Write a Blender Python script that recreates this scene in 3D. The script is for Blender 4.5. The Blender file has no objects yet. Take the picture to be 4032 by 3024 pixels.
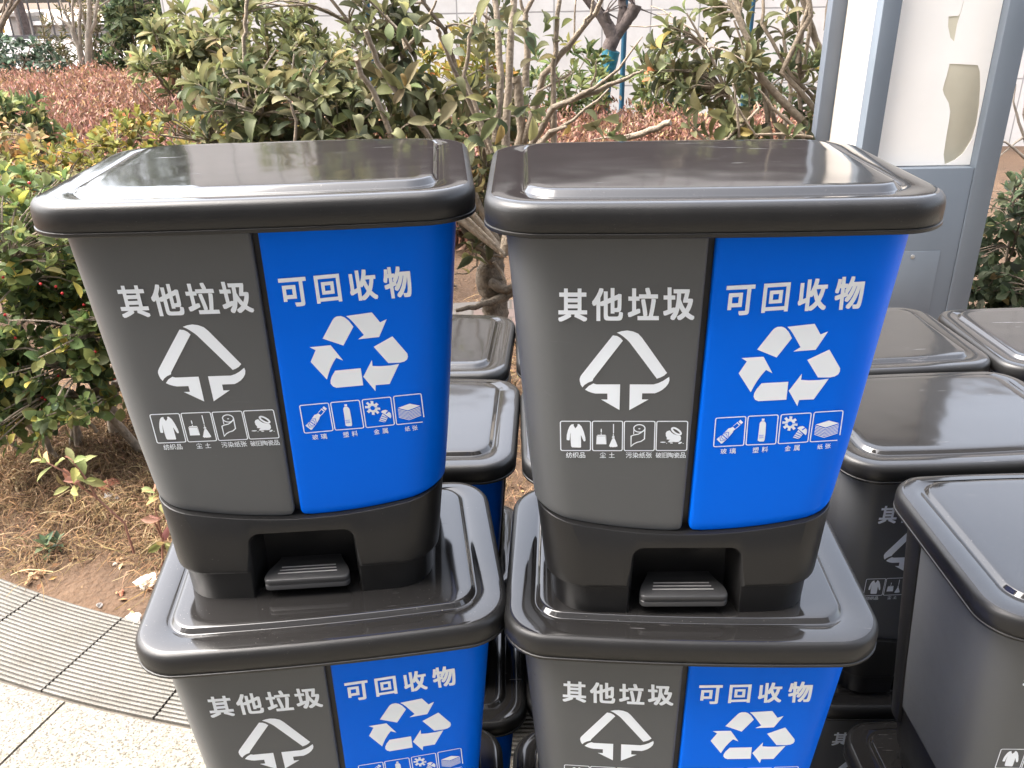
import bpy, bmesh, math, random
import numpy as np
from mathutils import Vector, Matrix, noise

S = bpy.context.scene
COL = S.collection
R = math.radians
rng = np.random.default_rng(11)
random.seed(5)

# ------------------------------------------------------------------ camera
cam_d = bpy.data.cameras.new('camera')
cam = bpy.data.objects.new('camera', cam_d)
COL.objects.link(cam)
cam_d.sensor_width = 36.0
cam_d.lens = 36.0 * 3412.13 / 4032.0
cam_d.clip_start = 0.02
cam_d.clip_end = 400.0
PIT, ROL = R(25.0089), R(-1.0092)
_fw = Vector((0, math.cos(PIT), -math.sin(PIT)))
_r0 = Vector((1, 0, 0)); _u0 = Vector((0, math.sin(PIT), math.cos(PIT)))
_rt = _r0 * math.cos(ROL) + _u0 * math.sin(ROL)
_up = _u0 * math.cos(ROL) - _r0 * math.sin(ROL)
cam.matrix_world = Matrix(((_rt.x, _up.x, -_fw.x, 0), (_rt.y, _up.y, -_fw.y, 0), (_rt.z, _up.z, -_fw.z, 1.7408), (0, 0, 0, 1)))
S.camera = cam

# ------------------------------------------------------------------ sky and sun (bright, hazy overcast)
SUN_EL, SUN_AZ = R(58), R(276)          # azimuth clockwise from +Y: high on the left
world = bpy.data.worlds.new('World'); S.world = world
world.use_nodes = True
wt = world.node_tree; wt.nodes.clear()
w_out = wt.nodes.new('ShaderNodeOutputWorld'); w_bg = wt.nodes.new('ShaderNodeBackground')
w_sky = wt.nodes.new('ShaderNodeTexSky'); w_sky.sky_type = 'NISHITA'; w_sky.sun_disc = False
w_sky.sun_elevation = SUN_EL; w_sky.sun_rotation = SUN_AZ
w_sky.air_density = 1.0; w_sky.dust_density = 7.0; w_sky.ozone_density = 1.0
w_hs = wt.nodes.new('ShaderNodeHueSaturation'); w_hs.inputs['Saturation'].default_value = 0.5
w_bg.inputs['Strength'].default_value = 0.15
wt.links.new(w_sky.outputs[0], w_hs.inputs['Color']); wt.links.new(w_hs.outputs[0], w_bg.inputs['Color'])
wt.links.new(w_bg.outputs[0], w_out.inputs['Surface'])
sun_d = bpy.data.lights.new('sun', 'SUN'); sun = bpy.data.objects.new('sun', sun_d); COL.objects.link(sun)
sun_d.energy = 0.5; sun_d.angle = R(50); sun_d.color = (1.0, 0.95, 0.88)
_sd = Vector((math.sin(SUN_AZ) * math.cos(SUN_EL), math.cos(SUN_AZ) * math.cos(SUN_EL), math.sin(SUN_EL)))
sun.rotation_euler = _sd.to_track_quat('Z', 'Y').to_euler()
sun.location = _sd * 30
S.view_settings.view_transform = 'Standard'; S.view_settings.look = 'None'
S.view_settings.exposure = 2.9; S.view_settings.gamma = 1.0; S.view_settings.use_curve_mapping = False
S.cycles.max_bounces = 8; S.cycles.transparent_max_bounces = 8

# ------------------------------------------------------------------ helpers
def tag(o, label=None, cat=None, group=None, kind=None):
    if label: o['label'] = label
    if cat: o['category'] = cat
    if group: o['group'] = group
    if kind: o['kind'] = kind
    return o

def empty(name, loc=(0, 0, 0), rz=0.0, parent=None):
    o = bpy.data.objects.new(name, None); COL.objects.link(o)
    o.empty_display_size = 0.1
    o.location = loc; o.rotation_euler = (0, 0, rz)
    if parent: o.parent = parent
    return o

def link(name, me, mats, parent=None):
    if not isinstance(mats, (list, tuple)): mats = [mats]
    for m in mats: me.materials.append(m)
    o = bpy.data.objects.new(name, me); COL.objects.link(o)
    if parent: o.parent = parent
    return o

def copy_tree(o, parent=None):
    c = o.copy(); COL.objects.link(c)
    if parent is not None: c.parent = parent
    for ch in list(o.children): copy_tree(ch, c)
    return c

def smooth(me, ang=35):
    me.polygons.foreach_set('use_smooth', [True] * len(me.polygons))
    me.set_sharp_from_angle(angle=R(ang))
    me.update()

class MB:
    """collects faces; builds one mesh object"""
    def __init__(self): self.v = []; self.f = []; self.m = []
    def add(self, vs, fs, mi=0):
        b = len(self.v); self.v += [tuple(p) for p in vs]
        self.f += [tuple(b + i for i in f) for f in fs]; self.m += [mi] * len(fs)
    def box(self, x0, x1, y0, y1, z0, z1, mi=0):
        self.add([(x0, y0, z0), (x1, y0, z0), (x1, y1, z0), (x0, y1, z0), (x0, y0, z1), (x1, y0, z1), (x1, y1, z1), (x0, y1, z1)],
                 [(3, 2, 1, 0), (4, 5, 6, 7), (0, 1, 5, 4), (1, 2, 6, 5), (2, 3, 7, 6), (3, 0, 4, 7)], mi)
    def tube(self, pts, rad, n=7, mi=0, cap=True):
        pts = [Vector(p) for p in pts]; k = len(pts)
        if not isinstance(rad, (list, tuple)): rad = [rad] * k
        vs = []; a = None
        for i, p in enumerate(pts):
            d = (pts[min(i + 1, k - 1)] - pts[max(i - 1, 0)])
            d = d.normalized() if d.length > 1e-9 else Vector((0, 0, 1))
            if a is None:
                a = d.orthogonal().normalized()
            else:
                a = a - d * a.dot(d); a = a.normalized() if a.length > 1e-6 else d.orthogonal().normalized()
            b = d.cross(a)
            for j in range(n):
                t = 2 * math.pi * j / n
                vs.append(p + (a * math.cos(t) + b * math.sin(t)) * rad[i])
        fs = [(i * n + j, i * n + (j + 1) % n, (i + 1) * n + (j + 1) % n, (i + 1) * n + j) for i in range(k - 1) for j in range(n)]
        if cap:
            fs.append(tuple(range(n - 1, -1, -1))); fs.append(tuple((k - 1) * n + j for j in range(n)))
        self.add(vs, fs, mi)
    def loft(self, rings, closed=True, mi=0, cap0=False, cap1=False):
        n = len(rings[0]); vs = [p for r in rings for p in r]; fs = []
        e = n if closed else n - 1
        for i in range(len(rings) - 1):
            for j in range(e):
                fs.append((i * n + j, i * n + (j + 1) % n, (i + 1) * n + (j + 1) % n, (i + 1) * n + j))
        if cap0: fs.append(tuple(range(n - 1, -1, -1)))
        if cap1: fs.append(tuple((len(rings) - 1) * n + j for j in range(n)))
        self.add(vs, fs, mi)
    def mesh(self, name, ang=35):
        me = bpy.data.meshes.new(name); me.from_pydata(self.v, [], self.f)
        me.polygons.foreach_set('material_index', self.m)
        if ang is not None: smooth(me, ang)
        me.update(); return me
    def build(self, name, mats, parent=None, ang=35):
        return link(name, self.mesh(name, ang), mats, parent)

def evaluated(me, mods):
    """a new mesh: me with modifiers applied (mods: list of functions adding a modifier to an object)"""
    o = bpy.data.objects.new('tmp', me); COL.objects.link(o)
    for f in mods: f(o)
    dg = bpy.context.evaluated_depsgraph_get(); dg.update()
    r = bpy.data.meshes.new_from_object(o.evaluated_get(dg))
    bpy.data.objects.remove(o)
    return r

# ------------------------------------------------------------------ materials
def mat(name):
    m = bpy.data.materials.new(name); m.use_nodes = True
    nt = m.node_tree; b = nt.nodes['Principled BSDF']
    return m, nt, b

def node(nt, t, **kw):
    n = nt.nodes.new(t)
    for k, v in kw.items():
        if k.startswith('i_'):
            key = k[2:]
            key = int(key) if key.isdigit() else key.replace('_', ' ')
            n.inputs[key].default_value = v
        else: setattr(n, k, v)
    return n

def ramp(nt, stops, src=None):
    r = nt.nodes.new('ShaderNodeValToRGB'); e = r.color_ramp.elements
    while len(e) > 1: e.remove(e[0])
    e[0].position = stops[0][0]; e[0].color = (*stops[0][1], 1) if len(stops[0][1]) == 3 else stops[0][1]
    for p, c in stops[1:]:
        k = e.new(p); k.color = (*c, 1)
    if src is not None: nt.links.new(src, r.inputs[0])
    return r

def coords(nt, kind='Object', scale=1.0):
    t = nt.nodes.new('ShaderNodeTexCoord'); mp = nt.nodes.new('ShaderNodeMapping')
    mp.inputs['Scale'].default_value = scale if isinstance(scale, tuple) else (scale,) * 3
    nt.links.new(t.outputs[kind], mp.inputs[0]); return mp.outputs[0]

def simple(name, col, rough=0.5, var=0.15, nscale=6.0, bump=0.0, bscale=80.0, metal=0.0, spec=0.5):
    m, nt, b = mat(name)
    c = coords(nt)
    nz = node(nt, 'ShaderNodeTexNoise', i_Scale=nscale, i_Detail=6.0); nt.links.new(c, nz.inputs[0])
    lo = tuple(x * (1 - var) for x in col); hi = tuple(min(1, x * (1 + var)) for x in col)
    r = ramp(nt, [(0.3, lo), (0.7, hi)], nz.outputs[0]); nt.links.new(r.outputs[0], b.inputs['Base Color'])
    b.inputs['Roughness'].default_value = rough; b.inputs['Metallic'].default_value = metal
    b.inputs['Specular IOR Level'].default_value = spec
    if bump:
        n2 = node(nt, 'ShaderNodeTexNoise', i_Scale=bscale, i_Detail=4.0); nt.links.new(c, n2.inputs[0])
        bp = node(nt, 'ShaderNodeBump', i_Strength=bump, i_Distance=0.01)
        nt.links.new(n2.outputs[0], bp.inputs['Height']); nt.links.new(bp.outputs[0], b.inputs['Normal'])
    return m

def plastic(name, col, rough, wave=0.0, grain=0.0, dust=0.0, scratch=0.0, spec=0.5):
    """moulded plastic: slow waviness, fine grain, thin dust and scuffs that change per object"""
    m, nt, b = mat(name)
    c0 = coords(nt)
    oi = node(nt, 'ShaderNodeObjectInfo')
    off = node(nt, 'ShaderNodeVectorMath', operation='SCALE'); off.inputs['Scale'].default_value = 37.0
    cmb = node(nt, 'ShaderNodeCombineXYZ')
    for k in 'XYZ': nt.links.new(oi.outputs['Random'], cmb.inputs[k])
    nt.links.new(cmb.outputs[0], off.inputs[0])
    ad = node(nt, 'ShaderNodeVectorMath', operation='ADD'); nt.links.new(c0, ad.inputs[0]); nt.links.new(off.outputs[0], ad.inputs[1])
    c = ad.outputs[0]
    n1 = node(nt, 'ShaderNodeTexNoise', i_Scale=9.0, i_Detail=8.0, i_Roughness=0.65); nt.links.new(c, n1.inputs[0])
    mr = node(nt, 'ShaderNodeMapRange'); mr.inputs['From Min'].default_value = 0.35; mr.inputs['From Max'].default_value = 0.7
    mr.inputs['To Min'].default_value = rough * 0.85; mr.inputs['To Max'].default_value = rough * 1.3
    nt.links.new(n1.outputs[0], mr.inputs[0])
    rsock = mr.outputs[0]; csock = None
    rgb = node(nt, 'ShaderNodeRGB'); rgb.outputs[0].default_value = (*col, 1); csock = rgb.outputs[0]
    if dust:
        v = node(nt, 'ShaderNodeTexNoise', i_Scale=420.0, i_Detail=2.0); nt.links.new(c, v.inputs[0])
        n3 = node(nt, 'ShaderNodeTexNoise', i_Scale=14.0, i_Detail=4.0); nt.links.new(c, n3.inputs[0])
        r1 = ramp(nt, [(0.70, (0, 0, 0)), (0.78, (1, 1, 1))], v.outputs[0]); r2 = ramp(nt, [(0.42, (0, 0, 0)), (0.72, (1, 1, 1))], n3.outputs[0])
        mu = node(nt, 'ShaderNodeMath', operation='MULTIPLY'); nt.links.new(r1.outputs[0], mu.inputs[0]); nt.links.new(r2.outputs[0], mu.inputs[1])
        m2 = node(nt, 'ShaderNodeMath', operation='MULTIPLY'); m2.inputs[1].default_value = dust; nt.links.new(mu.outputs[0], m2.inputs[0])
        mx = node(nt, 'ShaderNodeMix', data_type='RGBA'); nt.links.new(m2.outputs[0], mx.inputs['Factor'])
        nt.links.new(csock, mx.inputs['A']); mx.inputs['B'].default_value = (0.42, 0.39, 0.35, 1); csock = mx.outputs['Result']
    if scratch:
        mp = node(nt, 'ShaderNodeMapping'); mp.inputs['Scale'].default_value = (7.0, 95.0, 60.0); mp.inputs['Rotation'].default_value = (0, 0, 0.25)
        nt.links.new(c, mp.inputs[0])
        s1 = node(nt, 'ShaderNodeTexNoise', i_Scale=2.2, i_Detail=3.0); nt.links.new(mp.outputs[0], s1.inputs[0])
        n4 = node(nt, 'ShaderNodeTexNoise', i_Scale=8.0, i_Detail=3.0); nt.links.new(c, n4.inputs[0])
        r1 = ramp(nt, [(0.66, (0, 0, 0)), (0.72, (1, 1, 1))], s1.outputs[0]); r2 = ramp(nt, [(0.50, (0, 0, 0)), (0.66, (1, 1, 1))], n4.outputs[0])
        mu = node(nt, 'ShaderNodeMath', operation='MULTIPLY'); nt.links.new(r1.outputs[0], mu.inputs[0]); nt.links.new(r2.outputs[0], mu.inputs[1])
        m2 = node(nt, 'ShaderNodeMath', operation='MULTIPLY'); m2.inputs[1].default_value = scratch; nt.links.new(mu.outputs[0], m2.inputs[0])
        mx = node(nt, 'ShaderNodeMix', data_type='RGBA'); nt.links.new(m2.outputs[0], mx.inputs['Factor'])
        nt.links.new(csock, mx.inputs['A']); mx.inputs['B'].default_value = (0.35, 0.34, 0.35, 1); csock = mx.outputs['Result']
        m3 = node(nt, 'ShaderNodeMath', operation='MULTIPLY_ADD'); m3.inputs[1].default_value = 0.4
        nt.links.new(mu.outputs[0], m3.inputs[0]); nt.links.new(rsock, m3.inputs[2]); rsock = m3.outputs[0]
    nt.links.new(csock, b.inputs['Base Color']); nt.links.new(rsock, b.inputs['Roughness'])
    b.inputs['Specular IOR Level'].default_value = spec
    last = None
    if wave:
        n5 = node(nt, 'ShaderNodeTexNoise', i_Scale=7.0, i_Detail=2.0); nt.links.new(c, n5.inputs[0])
        bp = node(nt, 'ShaderNodeBump', i_Strength=1.0, i_Distance=wave); nt.links.new(n5.outputs[0], bp.inputs['Height']); last = bp
    if grain:
        n6 = node(nt, 'ShaderNodeTexNoise', i_Scale=900.0, i_Detail=1.0); nt.links.new(c, n6.inputs[0])
        bp = node(nt, 'ShaderNodeBump', i_Strength=grain, i_Distance=0.0006); nt.links.new(n6.outputs[0], bp.inputs['Height'])
        if last: nt.links.new(last.outputs[0], bp.inputs['Normal'])
        last = bp
    if last: nt.links.new(last.outputs[0], b.inputs['Normal'])
    return m

def leafmat(name, rough=0.64, trans=0.34, back=1.1):
    m, nt, b = mat(name)
    at = node(nt, 'ShaderNodeAttribute', attribute_name='Col')
    g = node(nt, 'ShaderNodeNewGeometry')
    nz = node(nt, 'ShaderNodeTexNoise', i_Scale=60.0, i_Detail=3.0); nt.links.new(coords(nt), nz.inputs[0])
    hv = node(nt, 'ShaderNodeHueSaturation'); nt.links.new(at.outputs['Color'], hv.inputs['Color'])
    mr = node(nt, 'ShaderNodeMapRange'); mr.inputs['To Min'].default_value = 0.75; mr.inputs['To Max'].default_value = 1.25
    nt.links.new(nz.outputs[0], mr.inputs[0])
    mb = node(nt, 'ShaderNodeMapRange'); mb.inputs['To Min'].default_value = 1.0; mb.inputs['To Max'].default_value = back
    nt.links.new(g.outputs['Backfacing'], mb.inputs[0])
    mm = node(nt, 'ShaderNodeMath', operation='MULTIPLY'); nt.links.new(mr.outputs[0], mm.inputs[0]); nt.links.new(mb.outputs[0], mm.inputs[1])
    nt.links.new(mm.outputs[0], hv.inputs['Value'])
    nt.links.new(hv.outputs[0], b.inputs['Base Color'])
    b.inputs['Roughness'].default_value = rough; b.inputs['Specular IOR Level'].default_value = 0.22
    tr = node(nt, 'ShaderNodeBsdfTranslucent'); nt.links.new(hv.outputs[0], tr.inputs[0])
    mx = node(nt, 'ShaderNodeMixShader'); mx.inputs[0].default_value = trans
    out = nt.nodes['Material Output']
    nt.links.new(b.outputs[0], mx.inputs[1]); nt.links.new(tr.outputs[0], mx.inputs[2]); nt.links.new(mx.outputs[0], out.inputs['Surface'])
    return m

M = {}
M['lid'] = plastic('black_lid_plastic', (0.016, 0.0152, 0.0148), 0.075, wave=0.0010, dust=0.5, scratch=0.18, spec=0.75)
M['black'] = plastic('black_base_plastic', (0.012, 0.0118, 0.0118), 0.36, wave=0.0002, grain=0.22, dust=0.2, spec=0.36)
M['pedal'] = plastic('black_pedal_plastic', (0.034, 0.034, 0.035), 0.42, grain=0.35, dust=0.3)
M['grip'] = simple('grip_line', (0.34, 0.33, 0.32), 0.5)
M['grey'] = plastic('grey_bin_plastic', (0.103, 0.107, 0.110), 0.36, wave=0.0003, grain=0.12, dust=0.10, scratch=0.05, spec=0.2)
M['blue'] = plastic('blue_bin_plastic', (0.0, 0.138, 0.82), 0.33, wave=0.0003, grain=0.06, dust=0.05, scratch=0.03, spec=0.06)
M['print'] = simple('white_print', (0.84, 0.90, 0.97), 0.45, var=0.04)
M['bark_tan'] = simple('bark_tan', (0.205, 0.165, 0.122), 0.85, var=0.35, nscale=35, bump=0.6, bscale=120)
M['bark_brown'] = simple('bark_brown', (0.15, 0.115, 0.085), 0.9, var=0.4, nscale=30, bump=0.7, bscale=90)
M['bark_dark'] = simple('bark_dark', (0.075, 0.058, 0.052), 0.9, var=0.4, nscale=25, bump=0.7, bscale=60)
M['bark_old'] = simple('bark_old', (0.105, 0.083, 0.060), 0.9, var=0.45, nscale=40, bump=0.8, bscale=110)
M['bark_pale'] = simple('bark_pale', (0.50, 0.43, 0.33), 0.8, var=0.2, nscale=25, bump=0.4, bscale=90)
M['bark_grey'] = simple('bark_grey', (0.17, 0.148, 0.12), 0.9, var=0.35, nscale=14, bump=0.6, bscale=50)
M['leaf'] = leafmat('leaf')
M['leaf_small'] = leafmat('leaf_small', 0.5, 0.2, 1.1)
M['dry'] = leafmat('dry_blade', 0.8, 0.15, 1.0)
M['berry'] = simple('berry_red', (0.45, 0.02, 0.02), 0.3)
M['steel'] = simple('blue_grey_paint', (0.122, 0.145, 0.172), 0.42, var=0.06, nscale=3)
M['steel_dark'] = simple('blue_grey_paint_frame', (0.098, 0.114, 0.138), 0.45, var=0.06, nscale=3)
M['panel_white'] = simple('white_film', (0.88, 0.86, 0.82), 0.35, var=0.02)
M['panel_cream'] = simple('cream_board', (0.44, 0.41, 0.37), 0.5, var=0.03)
M['panel_beige'] = simple('beige_board', (0.62, 0.585, 0.46), 0.6, var=0.08)
M['screw'] = simple('screw_metal', (0.45, 0.45, 0.45), 0.35, metal=0.8)
M['wrap_blue'] = simple('blue_wrap', (0.006, 0.115, 0.165), 0.6, var=0.35, nscale=18, bump=0.6, bscale=40)
M['pole_blue'] = simple('pole_blue', (0.004, 0.055, 0.10), 0.5, var=0.2)
M['fence'] = simple('fence_black', (0.03, 0.028, 0.03), 0.5)
M['white_wall'] = simple('white_parapet', (0.8, 0.79, 0.77), 0.6)
M['pillar'] = simple('grey_stone', (0.25, 0.23, 0.21), 0.8, var=0.25, nscale=5, bump=0.3, bscale=30)
M['yellow'] = simple('yellow_paint', (0.75, 0.42, 0.05), 0.5)
M['stone_grey'] = simple('stone_grey', (0.33, 0.30, 0.27), 0.85, var=0.35, nscale=40, bump=0.8, bscale=90)
M['stone_white'] = simple('stone_white', (0.55, 0.46, 0.36), 0.85, var=0.25, nscale=30, bump=0.8, bscale=70)
M['brick'] = simple('brick_lump', (0.30, 0.11, 0.06), 0.9, var=0.25, nscale=30, bump=0.8, bscale=90)
M['stone_tan'] = simple('stone_tan', (0.40, 0.24, 0.13), 0.85, var=0.3, nscale=40, bump=0.7, bscale=80)
M['plate'] = simple('plate_paint', (0.130, 0.152, 0.178), 0.4, var=0.05)
M['red_facade'] = simple('dark_red_granite', (0.036, 0.019, 0.021), 0.4, var=0.15, nscale=2)
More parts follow.
